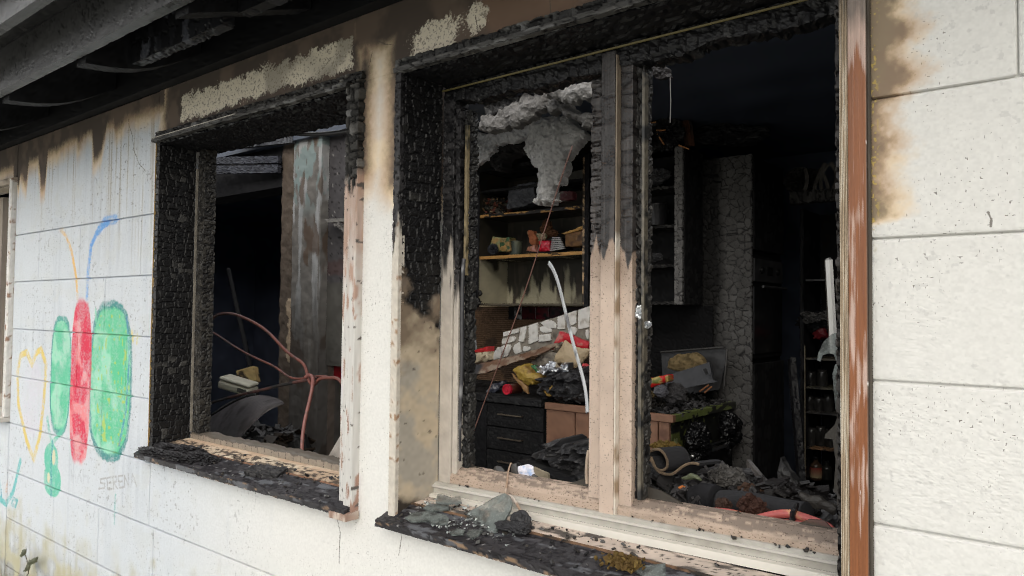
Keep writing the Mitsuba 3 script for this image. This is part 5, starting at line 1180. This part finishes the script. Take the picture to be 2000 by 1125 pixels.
put('glass', gbox((TX - .0115, TY0 + .03, zt(690)), (TX - .004, TY1 - .02, zt(562)), .02, .003), 'gloss_skin', mott((.012, .012, .013), .4, 12), parent=OV)
put('handle', tube([(TX + .03, TY0 + .06, zt(562)), (TX + .03, TY1 - .06, zt(562))], .007, 10), 'mid_skin', mott((.04, .04, .042), .4, 20), parent=OV)
charred('door', gbox((TX - .022, TY0 + .022, FZ), (TX, TY1 - .005, zt(708)), (.012, .007, .01), .003), (.05, .05, .07), .0012, 175, OT, b=(.022, .022, .023))
# things on the cooker
k = thing('tray', 'dark metal tray leaning against the oven tower', 'tray')
put('panel', relief([(1290, 690), (1412, 680), (1418, 690), (1408, 760), (1300, 778)], 2.12, .012, .02, 0, .002, 20, 3, tilt=(0, .15)), 'mid_skin', mott((.030, .030, .032), .4, 20), parent=k)
put('rim', tube([at(1290, 688, 2.11), at(1412, 678, 2.11), at(1420, 684, 2.11), at(1414, 758, 2.09)], .006, 8), 'mid_skin', mott((.045, .043, .042), .4, 30), True, parent=k)
k = thing('bread_board', 'rounded brown fibrous cushion pad behind the fallen panel', 'pad')
put(k, relief([(1303, 720), (1308, 700), (1325, 692), (1355, 690), (1372, 698), (1378, 712), (1340, 730)], 2.02, .03, .008, .02, .008, 40, 4), 'matte_skin', mott((.20, .145, .07), .35, 50, 2, (.09, .065, .03), .52, .62))
k = thing('fallen_panel', 'black panel with a small slot lying slanted on the cooker', 'panel')
put('panel', relief([(1298, 735), (1378, 708), (1392, 742), (1402, 745), (1320, 762), (1304, 752)], 1.94, .015, .012, 0, .002, 20, 5, tilt=(0, .5)), 'mid_skin', mott((.030, .031, .036), .35, 20), parent=k)
put('slot', relief([(1373, 721), (1378, 719), (1383, 730), (1378, 732)], 1.925, .004, .004), 'mid_skin', (.006, .006, .006), parent=k)
k = thing('red_packet', 'red food packet with yellow fruit print lying on the cooker', 'packet')
pk = lambda v: np.where((meshkit.fbm(v * 22, 3, 4) > .53)[:, None] & (v[:, 2] > at(1275, 748, 1.62)[2])[:, None], mott((.50, .36, .12), .4, 60, 3, (.16, .18, .05), .52, .58)(v), mott((.55, .02, .018), .2, 30)(v))
put(k, relief([(1243, 742), (1280, 737), (1306, 732), (1304, 745), (1270, 757), (1243, 762)], 1.60, .05, .006, .012, .006, 30, 6), 'gloss_skin', pk)
k = thing('grey_stone', 'grey crumbling block beside the red packet', 'block')
put(k, lump(at(1291, 763, 1.62), (.032, .03, .03), 41, .35, 2.5, 4), 'matte_skin', mott((.11, .11, .125), .4, 40))
k = thing('grey_stone', 'fluffy dark grey ash lump right of the crumbling block', 'ash lump')
put(k, lump(at(1318, 768, 1.68), (.05, .04, .045), 42, .4, 3, 4), 'matte_skin', mott((.05, .048, .05), .4, 40))
rubble('rubble_002', -1.79, -1.175, 1.56, 2.20, 1.168, .035, 1600, 205, 'black crumbs and brown moss-like ash over the cooker top', .006, .035, [(.012, .012, .012), (.03, .028, .026), (.05, .035, .015), (.07, .05, .02), (.02, .018, .016), (.055, .053, .055)], .02, .05)
k = thing('stick', 'two thin orange-brown burnt sticks on the cooker top', 'sticks')
put(k, cat([tube([at(1366, 765, 1.85), at(1384, 752, 1.9)], .004, 6), tube([at(1376, 767, 1.85), at(1390, 755, 1.9)], .004, 6)]), 'matte_skin', mott((.26, .11, .05), .3, 30))

# ------------------------------------------------------------------ shelf rack and dark end of the kitchen
RK = thing('shelf_rack', 'blackened shelf rack crowded with burnt jars at the far right', 'shelf rack')
RX, RY = at(1571, 650, 2.75)[0], 2.75
charred('post', gbox((RX - .02, RY - .01, FZ), (RX, RY + .30, 2.20), (.02, .02, .02)), (.05, .05, .05), .004, 181, RK, b=(.022, .022, .025))
put('post', gbox((RX + .002, RY - .012, FZ), (RX + .007, RY, 1.45), .03), 'mid_skin', mott((.20, .17, .12), .4, 20), parent=RK)
for py, col in ((700, (.10, .085, .06)), (757, (.10, .09, .06)), (806, (.06, .055, .05)), (876, (.22, .12, .06)), (612, (.05, .05, .05)), (545, (.05, .05, .05))):
    zz = at(1605, py, RY)[2]; put('shelf', gbox((RX + .009, RY, zz - .01), (-.30, RY + .30, zz), (.01, .05, .01)), 'mid_skin', mott(col, .5, 50, py, (.02, .02, .02), .5, .56), parent=RK)
charred('back', gbox((RX, RY + .302, FZ), (-.30, RY + .33, 2.20), (.05, .05, .05)), (.05, .05, .05), .003, 182, RK, b=(.012, .012, .014))
def bottle(lab, px, py0, py1, r, col, y=2.85, cap=None, nm='bottle'):
    a, b = at(px, py0, y), at(px, py1, y); h = b[2] - a[2]; k = thing(nm, lab, nm)
    put('body', bowl((a[0], y, a[2]), [(0, 0), (r, 0), (r, h * .55), (r * .9, h * .66), (r * .4, h * .78), (r * .36, h * .9), (0, h * .9)], 20), 'gloss_skin', mott(col, .4, 30), True, parent=k)
    put('cap', bowl((a[0], y, a[2] + h * .901), [(0, 0), (r * .45, 0), (r * .45, h * .1), (0, h * .1)], 16), 'mid_skin', cap or (.02, .02, .02), True, parent=k)
    return k
k = bottle('bottle with a red and cream label on the lowest rack shelf', 1594, 936, 892, .032, (.05, .03, .02))
a = at(1594, 936, 2.85); put('label', bowl((a[0], 2.85, a[2] + .012), [(.0325, 0), (.0335, 0), (.0335, .055), (.0325, .055)], 24), 'mid_skin', lambda v: np.where((v[:, 2] > a[2] + .035)[:, None], [.20, .025, .02], [.30, .24, .14]), parent=k)
bottle('dark bottle beside the labelled bottle on the lowest rack shelf', 1615, 936, 900, .026, (.02, .02, .018))
jx = [(1585, 865, 835), (1603, 865, 832), (1621, 865, 838), (1582, 797, 772), (1600, 797, 775), (1618, 797, 770), (1584, 748, 725), (1606, 748, 722)]
for i, (px, a_, b_) in enumerate(jx):
    p, q = at(px, a_ + 8, 2.84), at(px, b_, 2.84); h = q[2] - p[2]; r = .03
    k = thing('burnt_jar', '%s jar from the post on the %s of the far rack' % (['first', 'second', 'third', 'first', 'second', 'third', 'first', 'second'][i], ['brown shelf', 'third shelf', 'second shelf'][min(2, i // 3)]), 'jar', 'burnt jars on the far rack')
    put(k, bowl((p[0], 2.84, p[2]), [(0, 0), (r, 0), (r, h * .75), (r * .8, h * .82), (r * .85, h), (0, h)], 18), 'gloss_skin', mott((.025, .024, .023), .5, 40), True)
k = thing('red_bag', 'dull red crumpled bag on the upper rack shelf', 'bag')
put(k, relief([(1585, 635), (1600, 622), (1618, 626), (1616, 660), (1590, 662)], 2.82, .08, .008, .03, .015, 20, 3), 'mid_skin', mott((.16, .015, .02), .4, 30))
k = thing('ash_cloth', 'grey frayed cloth edge over the rack bundle', 'cloth')
put(k, relief([(1562, 615), (1575, 608), (1600, 612), (1618, 604), (1640, 606), (1640, 620), (1606, 624), (1590, 630), (1572, 630)], 2.72, .03, .006, .01, .014, 40, 5, True), 'matte_skin', mott((.06, .058, .056), .5, 60, 2, (.17, .165, .16), .55, .6))
put(thing('bundle', 'dark cloth bundle on the upper rack shelf', 'bundle'), lump(at(1600, 630, 2.86), (.12, .08, .06), 51, .3, 3, 4), 'soot_skin', mott((.020, .020, .022), .4, 20))
k = thing('charred_beam', 'ribbed charred beam across the far rack with frayed strips on it', 'beam')
charred('beam', gbox((at(1544, 383, 2.6)[0], 2.58, at(1590, 396, 2.6)[2]), (-.3, 2.64, at(1590, 372, 2.6)[2]), (.006, .02, .006)), (.022, .04, .06), .006, 183, k, b=(.075, .072, .068))
for i, q in enumerate(([(1590, 372), (1600, 340), (1612, 318)], [(1606, 372), (1604, 345), (1618, 322)], [(1618, 372), (1612, 350), (1600, 330)], [(1626, 372), (1634, 345), (1622, 318)], [(1571, 372), (1576, 352), (1572, 330)])):
    put('strip', tube([at(*a, 2.60) for a in q], .011, 6, 12, .35), 'matte_skin', mott((.095, .088, .08), .5, 40), parent=k)
put('wad', lump(at(1566, 352, 2.68), (.07, .05, .05), 53, .5, 4, 4, True), 'soot_skin', mott((.03, .028, .027), .5, 30), parent=k)
k = thing('plank', 'charred plank leaning against the far shelf rack', 'plank')
board_px(k, (1546, 700), (1566, 945), 2.45, 2.3, .05, .03, 184, None, (.03, .03, .05), .004, (.03, .03, .032))
k = thing('metal_strip', 'pale upright aluminium strip beside the right casing', 'strip')
put(k, tube([at(1617, 504, .30), at(1618, 508, .30), at(1622, 580, .30), at(1628, 690, .30)], [.006, .0105, .0105, .0105], 6, 0, .4), 'metal_skin', mott((.46, .45, .43), .3, 20))
k = thing('hanging_board', 'charred board hanging from the ceiling in the right sash opening', 'board')
put(k, relief([(1248, 128), (1290, 126), (1310, 136), (1312, 152), (1290, 154), (1262, 140)], 1.05, .02, .007, .004, .01, 40, 7, True), 'soot_skin', mott((.035, .033, .035), .5, 40))
put('wire', tube([at(1309, 150, 1.05), at(1310, 200, 1.05), at(1309, 240, 1.05)], .002, 6), 'mid_skin', (.13, .125, .12), parent=k)

# ------------------------------------------------------------------ burnt stuff just inside the right sash
k = thing('worktop', 'charred worktop under the right sash, buried in debris', 'worktop')
charred(k, gbox((-.93, .25, .97), (.6, .72, 1.025), (.03, .03, .02)), (.06, .06, .04), .004, 191, None)
rubble('rubble_003', -.98, .55, .37, .78, 1.035, .10, 5200, 207, 'black charred debris piled inside the right sash', .006, .050, [(.012, .012, .013), (.03, .029, .03), (.05, .048, .05), (.018, .016, .016), (.095, .094, .096), (.05, .035, .02), (.17, .165, .15), (.02, .02, .021)], .06, .06)
def scraps(lab, spots_, y, pal, seed, name='glass_scrap'):
    pass
FELT = mott((.028, .028, .031), .25, 30)
def roll(lab, pts, y0, y1, th, seed):
    """a felt sheet: an S-shaped cross-section (pixels at its near edge) swept to the right and back"""
    k = thing('roofing_felt', lab, 'roofing felt')
    from scipy.interpolate import CubicSpline
    P = np.array([at(*q, y0) for q in pts]); s = np.concatenate([[0], np.cumsum(np.linalg.norm(np.diff(P, axis=0), axis=1))]); C = CubicSpline(s, P)(np.linspace(0, s[-1], 60))
    t = np.gradient(C, axis=0); nrm = np.c_[-t[:, 2], 0 * t[:, 0], t[:, 0]]; nrm /= np.linalg.norm(nrm, axis=1, keepdims=True)
    sw = y1 - y0; A, B = C + nrm * th / 2, C - nrm * th / 2
    n = 60; V, Fq = np.vstack([A, B, A + sw, B + sw]), []
    for i in range(n - 1):
        Fq += [[i, i + 1, i + 1 + n, i + n], [i + 2 * n, i + 3 * n, i + 1 + 3 * n, i + 1 + 2 * n], [i, i + 2 * n, i + 1 + 2 * n, i + 1], [i + n, i + 1 + n, i + 1 + 3 * n, i + 3 * n]]
    Fq += [[0, n, 3 * n, 2 * n], [n - 1, 3 * n - 1, 4 * n - 1, 2 * n - 1]]
    Fq = np.array(Fq); tm = trimesh.Trimesh(V, np.vstack([Fq[:, [0, 1, 2]], Fq[:, [0, 2, 3]]]), process=False); tm.fix_normals()
    c = FELT(np.array(tm.vertices)); c[:2 * n] = mott((.20, .15, .10), .4, 60)(np.array(tm.vertices)[:2 * n])
    # the cut edge is its own part, so that its colour stays on the edge
    put('sheet', (np.array(tm.vertices), np.array(tm.faces)), 'matte_skin', FELT, parent=k)
    put('cut_edge', tube(C + np.array([0, -.002, 0]), th * .55, 6), 'matte_skin', mott((.17, .125, .085), .5, 60), parent=k)
sw1 = np.array([.03, .07, .0])
roll('black felt sheet curled in an S with pale cut edge inside the right sash', [(1262, 890), (1275, 879), (1290, 879), (1300, 890), (1303, 912), (1296, 918), (1283, 915), (1275, 898), (1272, 892), (1280, 912), (1294, 924), (1312, 926), (1330, 914), (1348, 905), (1366, 907)], .42, .42 + sw1, .007, 3)
k = thing('roofing_felt', 'smooth rolled dark felt lying along the sill behind the pink hoses', 'roofing felt')
A, B = at(1402, 985, .36), at(1572, 1008, .31)
t_ = np.linspace(0, 1, 40); pts = A + (B - A) * t_[:, None]
put(k, tube(pts + np.array([0, .02, -.01]), .042 + .004 * np.sin(t_ * 5), 28, 0, .8), 'matte_skin', FELT, True)
k = thing('roofing_felt', 'darker felt scrap curled at the left end of the smooth roll', 'roofing felt')
put(k, tube([at(1350, 978, .42), at(1375, 975, .42), at(1400, 978, .41)], [.034, .042, .040], 24, 14, .8), 'matte_skin', mott((.017, .017, .020), .25, 30), True)
HOSE = mott((.46, .105, .095), .3, 35, 4, (.56, .26, .15), .58, .66)
for lab, q in (('pinkish red hose lying along the right sash rail', ((1394, 999, .27), (1430, 1003, .265), (1465, 1012, .25), (1500, 1020, .245), (1540, 1022, .25), (1570, 1022, .25))), ('second pinkish hose crossing over the first by the right sash rail', ((1440, 1018, .255), (1470, 1016, .24), (1510, 1006, .245), (1545, 1004, .25), (1580, 1014, .25), (1606, 1024, .25), (1625, 1036, .25)))):
    k = thing('hose', lab, 'hose'); put(k, tube([at(*a) for a in q], .0095, 12, 60), 'mid_skin', HOSE, True)
k = thing('hose', 'short end of a pinkish hose under the crossing hoses', 'hose')
put(k, tube([at(1476, 1018, .25), at(1490, 1026, .235), at(1500, 1036, .225)], .0085, 12, 20), 'mid_skin', HOSE, True)
for nm, lab, px, py, y, rr, col, s in (('moss_clump', 'brown moss clump on the smooth felt roll', 1468, 990, .27, (.032, .024, .024), (.045, .020, .014), 61), ('moss_clump', 'smaller brown moss clump left on the felt', 1413, 988, .29, (.017, .014, .013), (.04, .022, .016), 62),
                                       ('ash_lump', 'grey fluffy ash lump on the debris of the right sash', 1420, 932, .55, (.05, .03, .03), (.10, .095, .09), 63), ('moss_clump', 'mossy brown tuft behind the curled felt', 1300, 873, .62, (.045, .03, .014), (.13, .085, .02), 64),
                                       ('moss_clump', 'reddish brown crumbs behind the rolled felt', 1490, 962, .5, (.06, .03, .016), (.06, .032, .020), 65)):
    k = thing(nm, lab, nm.split('_')[1] if 'ash' in nm else 'moss')
    c = at(px, py, y); n_ = 160; d_ = rng.normal(size=(n_, 3)); d_ /= np.linalg.norm(d_, axis=1, keepdims=True); pos = c + d_ * np.array(rr) * (.55 + .5 * rng.random((n_, 1)))
    m1, m2 = lump(c, np.array(rr) * .85, s, .5, 4, 3), flakes(pos, .006, .018, s, .5, 1.5); mm = cat([m1, m2]); put(k, mm, 'matte_skin', mott(col, .5, 90))
k = thing('char_stick', 'upright lump of black charcoal on the hoses', 'charcoal'); put(k, relief([(1543, 1006), (1549, 984), (1556, 982), (1557, 1000), (1552, 1020), (1538, 1020)], .235, .015, .005, .008, .006, 60, 3), 'soot_skin', mott((.02, .02, .022), .5, 40))
k = thing('metal_strut', 'grey sooty metal strut slanting down behind the felt roll', 'strut')
board_px(k, (1462, 905), (1512, 968), 1.0, .50, .026, .012, 194, None, (.2, .2, .2), .0005, (.20, .19, .185), (.12, .115, .11))
k = thing('burnt_grating', 'charred panel with slatted edge fallen at the right of the sash', 'panel')  # a loose charred panel, not a grating
put(k, relief([(1512, 900), (1575, 958), (1640, 985), (1640, 1010), (1560, 985), (1512, 960)], .75, .02, .010, .01, .012, 30, 5, True, tilt=(0, .6)), 'soot_skin', mott((.025, .024, .024), .5, 40, 2, (.08, .078, .076), .58, .64))
k = thing('burnt_board', 'torn dark board edge at the lower right corner of the sash', 'board')
put(k, relief([(1558, 962), (1600, 972), (1632, 992), (1626, 1004), (1600, 994), (1572, 984)], .36, .015, .006, .003, .006, 50, 6), 'soot_skin', mott((.05, .045, .04), .5, 40))
# orange and green scraps, white scrap in the left sash
k = thing('orange_scrap', 'tiny bright orange scrap in the debris of the right sash', 'scrap'); put(k, relief([(1324, 952), (1330, 948), (1338, 950), (1337, 954), (1326, 955)], .40, .01, .003), 'mid_skin', (.60, .20, .06))
k = thing('glass_piece', 'curved greenish glass piece in the debris below the curled felt', 'glass'); put(k, relief([(1330, 934), (1350, 924), (1362, 928), (1370, 938), (1350, 936), (1336, 938)], .40, .006, .005, .008, .003, 40, 3), 'gloss_skin', mott((.11, .125, .075), .4, 40))
k = thing('glass_piece', 'pale molten glass drop at the left corner of the right sash', 'glass'); put(k, relief([(1247, 940), (1252, 946), (1252, 962), (1256, 968), (1254, 974), (1249, 970), (1245, 952)], .23, .006, .003, .004, .002, 60, 4), 'gloss_skin', mott((.24, .26, .22), .3, 60))

# burnt heap and scraps inside the left sash
k = thing('burnt_pile', 'black fluffy burnt pile filling the lower right of the left sash', 'burnt pile')
put(k, relief([(1040, 896), (1048, 880), (1062, 876), (1070, 862), (1082, 856), (1100, 866), (1120, 862), (1140, 870), (1160, 880), (1160, 960), (1120, 942), (1070, 912)], .62, .15, .006, .05, .035, 26, 9, True), 'soot_skin', mott((.035, .035, .038), .6, 50, 2, (.10, .098, .10), .58, .66))
k = thing('shelf_board', 'dark board carrying the burnt pile in the left sash', 'board')
board_px(k, (1030, 905), (1165, 965), .58, .52, .035, .10, 196, None, (.05, .05, .05), .002, (.02, .02, .02))
k = thing('tile_scrap', 'cream tile fragment standing under the burnt pile', 'tile'); put(k, relief([(1042, 912), (1071, 925), (1071, 945), (1058, 940), (1040, 928)], .42, .008, .006, 0, .001, 40, 3), 'mid_skin', mott((.36, .31, .23), .3, 40))
k = thing('paper_scrap', 'white and blue torn paper scrap on the left sash rail', 'paper'); put(k, relief([(1012, 910), (1022, 907), (1040, 908), (1043, 926), (1030, 934), (1014, 932), (1010, 922)], .205, .003, .004, .008, .008, 50, 3), 'matte_skin', mott((.66, .66, .74), .15, 60, 2, (.34, .45, .68), .6, .66))
for lab, poly, s in (('black brittle glass flake left of the white paper scrap', [(958, 922), (968, 910), (978, 912), (990, 926), (985, 934), (966, 930)], 3), ('black brittle glass flake right of the white paper scrap', [(1000, 908), (1008, 905), (1012, 930), (1004, 934), (996, 926)], 4), ('dark pointed glass flake standing on the left sash rail', [(1036, 928), (1042, 926), (1066, 944), (1050, 945)], 5)):
    k = thing('glass_flake', lab, 'glass flake'); put(k, relief(poly, .20, .004, .005, .002, .003, 60, s), 'gloss_skin', mott((.05, .048, .048), .4, 50))
k = thing('cable', 'scorched flat beige cable hanging over the left sash rail to the sill', 'cable')
put(k, tube([at(*q) for q in ((998, 905, .21), (992, 925, .18), (989, 950, .145), (988, 966, .125), (995, 968, .118), (1005, 978, .112), (1016, 996, .10), (1026, 1010, .085))], .0042, 8, 60, .6), 'mid_skin', mott((.36, .25, .18), .35, 50, 2, (.55, .48, .42), .56, .64), True)

# ------------------------------------------------------------------ glass left in the sashes
def shard(poly, y, parent, mat='sooty_glass', th=.004, tilt=(0, 0)):
    P = [at(*q, y)[[0, 2]] for q in poly]; m = trimesh.creation.extrude_polygon(Polygon(P), th, engine='earcut'); v = np.array(m.vertices)
    v = np.c_[v[:, 0], y + v[:, 2] + tilt[0] * (v[:, 0] - v[:, 0].mean()), v[:, 1]]; f = np.array(m.faces)
    tm = trimesh.Trimesh(v, f); tm.fix_normals(); return put('glass_shard', (np.array(tm.vertices), np.array(tm.faces)), mat, parent=parent)
G = .192
L(shard([(1640, 648), (1625, 652), (1608, 668), (1598, 690), (1596, 704), (1602, 706), (1606, 694), (1618, 690), (1628, 692), (1633, 704), (1640, 706)], G, WR, 'shard_glass', .005), 'hooked pale glass remnant at the right of the sash')
shard([(1640, 707), (1631, 712), (1626, 730), (1628, 760), (1632, 800), (1640, 800)], G, WR, 'shard_glass')
shard([(1640, 802), (1630, 830), (1612, 848), (1610, 856), (1626, 858), (1632, 900), (1628, 960), (1640, 970)], G, WR)
shard([(1234, 900), (1244, 945), (1240, 968), (1262, 978), (1300, 985), (1342, 998), (1352, 998), (1320, 975), (1290, 958), (1262, 950), (1250, 925)], G, WR)
shard([(1352, 999), (1370, 996), (1400, 1000), (1420, 1012), (1400, 1015)], G, WR)
shard([(1418, 1014), (1440, 998), (1452, 1008), (1466, 1020), (1480, 1026), (1470, 1030)], G, WR)
shard([(1482, 1030), (1500, 1028), (1540, 1030), (1580, 1014), (1610, 1016), (1640, 1050), (1640, 1066)], G, WR)
shard([(892, 740), (902, 744), (904, 770), (898, 800), (900, 850), (908, 890), (925, 910), (960, 922), (940, 924), (888, 915)], G, WR)
shard([(896, 822), (908, 826), (912, 834), (904, 840), (896, 836)], G - .004, WR, 'shard_glass')
shard([(1148, 890), (1140, 935), (1110, 945), (1090, 950), (1060, 940), (1085, 962), (1160, 980)], G, WR)
put('foil_scrap', cat([lump(at(1249, 610, .17), (.008, .006, .012), 5, .6, 4, 3, True), lump(at(1260, 634, .18), (.012, .008, .007), 6, .6, 4, 3, True)]), 'metal_skin', (.6, .62, .64), parent=WR)
put('melted_trim', tube([at(906, 505, .16), at(903, 560, .16), at(902, 700, .16), at(899, 790, .165), at(897, 900, .17)], .006, 8, 40), 'mid_skin', mott((.05, .05, .055), .6, 20, 2, (.25, .25, .26), .6, .64), True, parent=WR)
put('melted_trim', tube([at(1150, 880, .17), at(1146, 910, .17), at(1147, 945, .17)], .0045, 8, 20), 'matte_skin', mott((.35, .28, .22), .3, 50), True, parent=WR)

# ------------------------------------------------------------------ on the sills
def sill_z(y): return 1.041 + .34 * (y + .048) if y < .044 else 1.0735 + .10 * (y - .048) + .003


def on_sill(px, py, lift=0.0):
    y = .1
    for _ in range(30): y = y * .5 + .5 * (lambda Y: _solve(px, py, lift))(y)
    return y


def _solve(px, py, lift):
    lo, hi = -.06, .16
    for _ in range(40):
        mid = (lo + hi) / 2; z = at(px, py, mid)[2]
        if z < sill_z(mid) + lift: hi = mid
        else: lo = mid
    return (lo + hi) / 2


def lying(px, py, lift=.0):
    y = _solve(px, py, lift); return at(px, py, y)


def sheet_on_sill(lab, poly, lift=.006, th=.005, mat='shard_glass', group=None, nm='glass_shard', seed=1, col=None):
    k = thing(nm, lab, 'glass shard' if nm == 'glass_shard' else nm.replace('_', ' '), group)
    P = np.array([lying(*q, lift) for q in poly]); c = P.mean(0)
    n = len(P); up = np.array([0, -.28, .96]); V = np.vstack([P + up * th / 2, P - up * th / 2])
    tri = trimesh.creation.triangulate_polygon(Polygon(P[:, :2]), engine='earcut'); tv, tf = tri; ix = cKDTree(P[:, :2]).query(tv)[1]; t = ix[tf]
    S = [[i, (i + 1) % n, (i + 1) % n + n] for i in range(n)] + [[i, (i + 1) % n + n, i + n] for i in range(n)]
    tm = trimesh.Trimesh(V, np.vstack([t, t[:, ::-1] + n, S]), process=False); tm.fix_normals()
    put(k, (np.array(tm.vertices), np.array(tm.faces)), mat, col)
    return k


Z4 = lambda q: (720 + q[0] / 3.571, 940 + q[1] / 3.571)
sheet_on_sill('long greenish glass shard lying at the left end of the large sill', [Z4(q) for q in [(255, 258), (310, 225), (420, 212), (540, 240), (560, 262), (430, 278), (300, 285)]])
sheet_on_sill('notched greenish glass shard touching the long one', [Z4(q) for q in [(418, 282), (470, 245), (560, 268), (550, 300), (440, 305)]], .004)
sheet_on_sill('small pointed glass shard at the sill front', [Z4(q) for q in [(565, 360), (620, 335), (675, 345), (660, 372), (580, 376)]], .005)
sheet_on_sill('triangular glass shard beside the small pointed one', [Z4(q) for q in [(680, 372), (700, 345), (800, 340), (770, 375), (720, 405)]], .005)
sheet_on_sill('sooty glass shard against the window track', [Z4(q) for q in [(380, 190), (430, 160), (560, 165), (560, 200), (430, 215)]], .008)
sheet_on_sill('whitish glass shard leaning at the corner of the jamb', [Z4(q) for q in [(480, 95), (530, 100), (580, 120), (640, 110), (650, 150), (560, 158), (470, 150)]], .02)
# the big standing shard: it leans back against the window frame
k = thing('glass_shard', 'largest curved greenish shard leaning against the window track', 'glass shard')
poly = [Z4(q) for q in [(668, 235), (720, 200), (800, 160), (880, 110), (950, 82), (985, 100), (1000, 150), (990, 200), (950, 265), (900, 330), (885, 362), (850, 358), (800, 335), (740, 330), (690, 325), (715, 300), (690, 260)]]
P = []
for q in poly:
    b0 = lying(770, 1032, .004); t = (1032 - q[1]) / 70.0
    P.append(at(q[0], q[1], .012 + .085 * np.clip((1040 - q[1]) / 78, 0, 1)))
P = np.array(P); nv = np.array([.15, -.75, .62]); nv /= np.linalg.norm(nv); n = len(P); V = np.vstack([P, P - nv * .006])
tri = trimesh.creation.triangulate_polygon(Polygon(P[:, [0, 2]]), engine='earcut'); tv, tf = tri; ix = cKDTree(P[:, [0, 2]]).query(tv)[1]; t = ix[tf]
S = [[i, (i + 1) % n, (i + 1) % n + n] for i in range(n)] + [[i, (i + 1) % n + n, i + n] for i in range(n)]
tm = trimesh.Trimesh(V, np.vstack([t, t[:, ::-1] + n, S]), process=False); tm.fix_normals(); put(k, (np.array(tm.vertices), np.array(tm.faces)), 'shard_glass')
sheet_on_sill('thin pale glass shard at the right end of the large sill', [(1240, 1116), (1262, 1106), (1300, 1102), (1300, 1125), (1262, 1130)], .006)
k = thing('ash_lump', 'black ash lump behind the largest glass shard', 'ash lump')
c = lying(1012, 1018, .02); put(k, cat([lump(c + [0, .012, -.004], (.030, .022, .026), 71, .30, 2.6, 4), lump(c + [.012, -.008, -.012], (.030, .02, .016), 72, .35, 3.0, 4), lump(c + [-.03, -.012, -.014], (.03, .018, .012), 75, .35, 3, 4)]), 'soot_skin', mott((.025, .025, .028), .5, 50))
k = thing('moss_clump', 'brown-green moss clump at the right of the large sill', 'moss')
c = lying(1224, 1100, .006); n_ = 420; pos = c + rng.normal(size=(n_, 3)) * [.020, .010, .006]
put(k, cat([lump(c, (.034, .016, .010), 73, .4, 4, 4), flakes(pos, .004, .013, 74, .45, 1.5)]), 'matte_skin', mott((.095, .058, .018), .5, 120, 2, (.16, .11, .03), .55, .62))
k = thing('char_slab', 'cracked slab of black charcoal lying on the smaller sill', 'charcoal')
c = lying(520, 921, .008); v, f = gbox((-.075, -.028, -.009), (.075, .028, .009), (.005, .005, .005)); mm, cc, _ = charize((v, f), (.03, .02, .02), .006, 211, .8, None, .22, .002); v = mm[0] @ (rot([0, 0, 1], 12) @ rot([1, 0, 0], 18)).T + c
put(k, (v, mm[1]), 'soot_skin', cc)
k = thing('char_heap', 'heap of layered black char at the left end of the smaller sill', 'charcoal')
vs = [lump(lying(px, py, .004), (rx, .022, .013), 220 + i, .5, 3.5, 4, True) for i, (px, py, rx) in enumerate(((305, 884, .10), (335, 876, .11), (370, 880, .09), (395, 893, .08), (345, 892, .10)))]
put(k, cat(vs), 'soot_skin', mott((.022, .021, .023), .5, 60))


def crumbs(name, lab, n, xr, yr, smin, smax, seed, pal):
    rg = np.random.default_rng(seed); x, y = rg.uniform(*xr, n), rg.uniform(*yr, n)
    keep = meshkit.fbm(np.c_[x * 9, y * 12, 0 * x], 3, seed) + .25 * rg.random(n) > .58; x, y = x[keep], y[keep]
    pos = np.c_[x, y, np.array([sill_z(a) for a in y]) + .003]
    put(name, flakes(pos, smin, smax, seed, .4, .7), 'soot_skin', per_piece(len(pos), 8, pal, seed)); L(name, lab, 'crumbs', kind='stuff')


DK = [(.012, .012, .013), (.03, .03, .032), (.05, .045, .04), (.10, .10, .10)]
crumbs('char_crumbs', 'black char crumbs scattered over the large sill', 420, (-1.19, -.06), (-.04, .105), .002, .012, 231, DK)
crumbs('char_crumbs_001', 'black char crumbs scattered over the smaller sill', 320, (-2.62, -1.47), (-.04, .10), .002, .012, 233, DK)
crumbs('glass_crumbs', 'tiny pale glass crumbs on the left of the large sill', 420, (-1.17, -.80), (-.03, .11), .002, .009, 235, [(.30, .33, .33), (.42, .45, .44), (.20, .21, .21)])
# fragments lying on the rails
rg = np.random.default_rng(9); n = 45; x = rg.uniform(-1.18, -.06, n); x = x[(x < -.66) | (x > -.59)]
pos = np.c_[x, rg.uniform(.125, .16, len(x)), 1.1215 + .016 * (x + 1.2) + 0 * x]
pos[:, 1] = rg.uniform(.132, .149, len(x))
put('rail_crumbs', flakes(pos, .002, .009, 9, .5, .8), 'soot_skin', per_piece(len(pos), 8, DK[:3], 9)); L('rail_crumbs', 'black crumbs lying along the aluminium track', 'crumbs', kind='stuff')

# weeds stuck to the wall foot at the left
k = thing('plant', 'dark withered sprig growing at the foot of the wall', 'plant')
for i, (px, py) in enumerate(((50, 1100), (60, 1095), (45, 1110), (38, 1080))):
    a, b = at(52, 1112, -.01), at(px + 6, py, -.045); m_ = (a + b) / 2
    put('leaf', relief([(px, py + 6), (px + 6, py - 6), (px + 14, py - 8), (px + 12, py + 2), (px + 4, py + 8)], -.04 - .01 * i, .002, .008, .006, .004, 40, i + 1), 'mid_skin', mott((.05, .055, .025), .5, 40), parent=k)
put('stem', tube([at(52, 1125, -.012), at(55, 1105, -.03), at(48, 1080, -.035)], .002, 6, 12), 'matte_skin', (.06, .05, .03), parent=k)
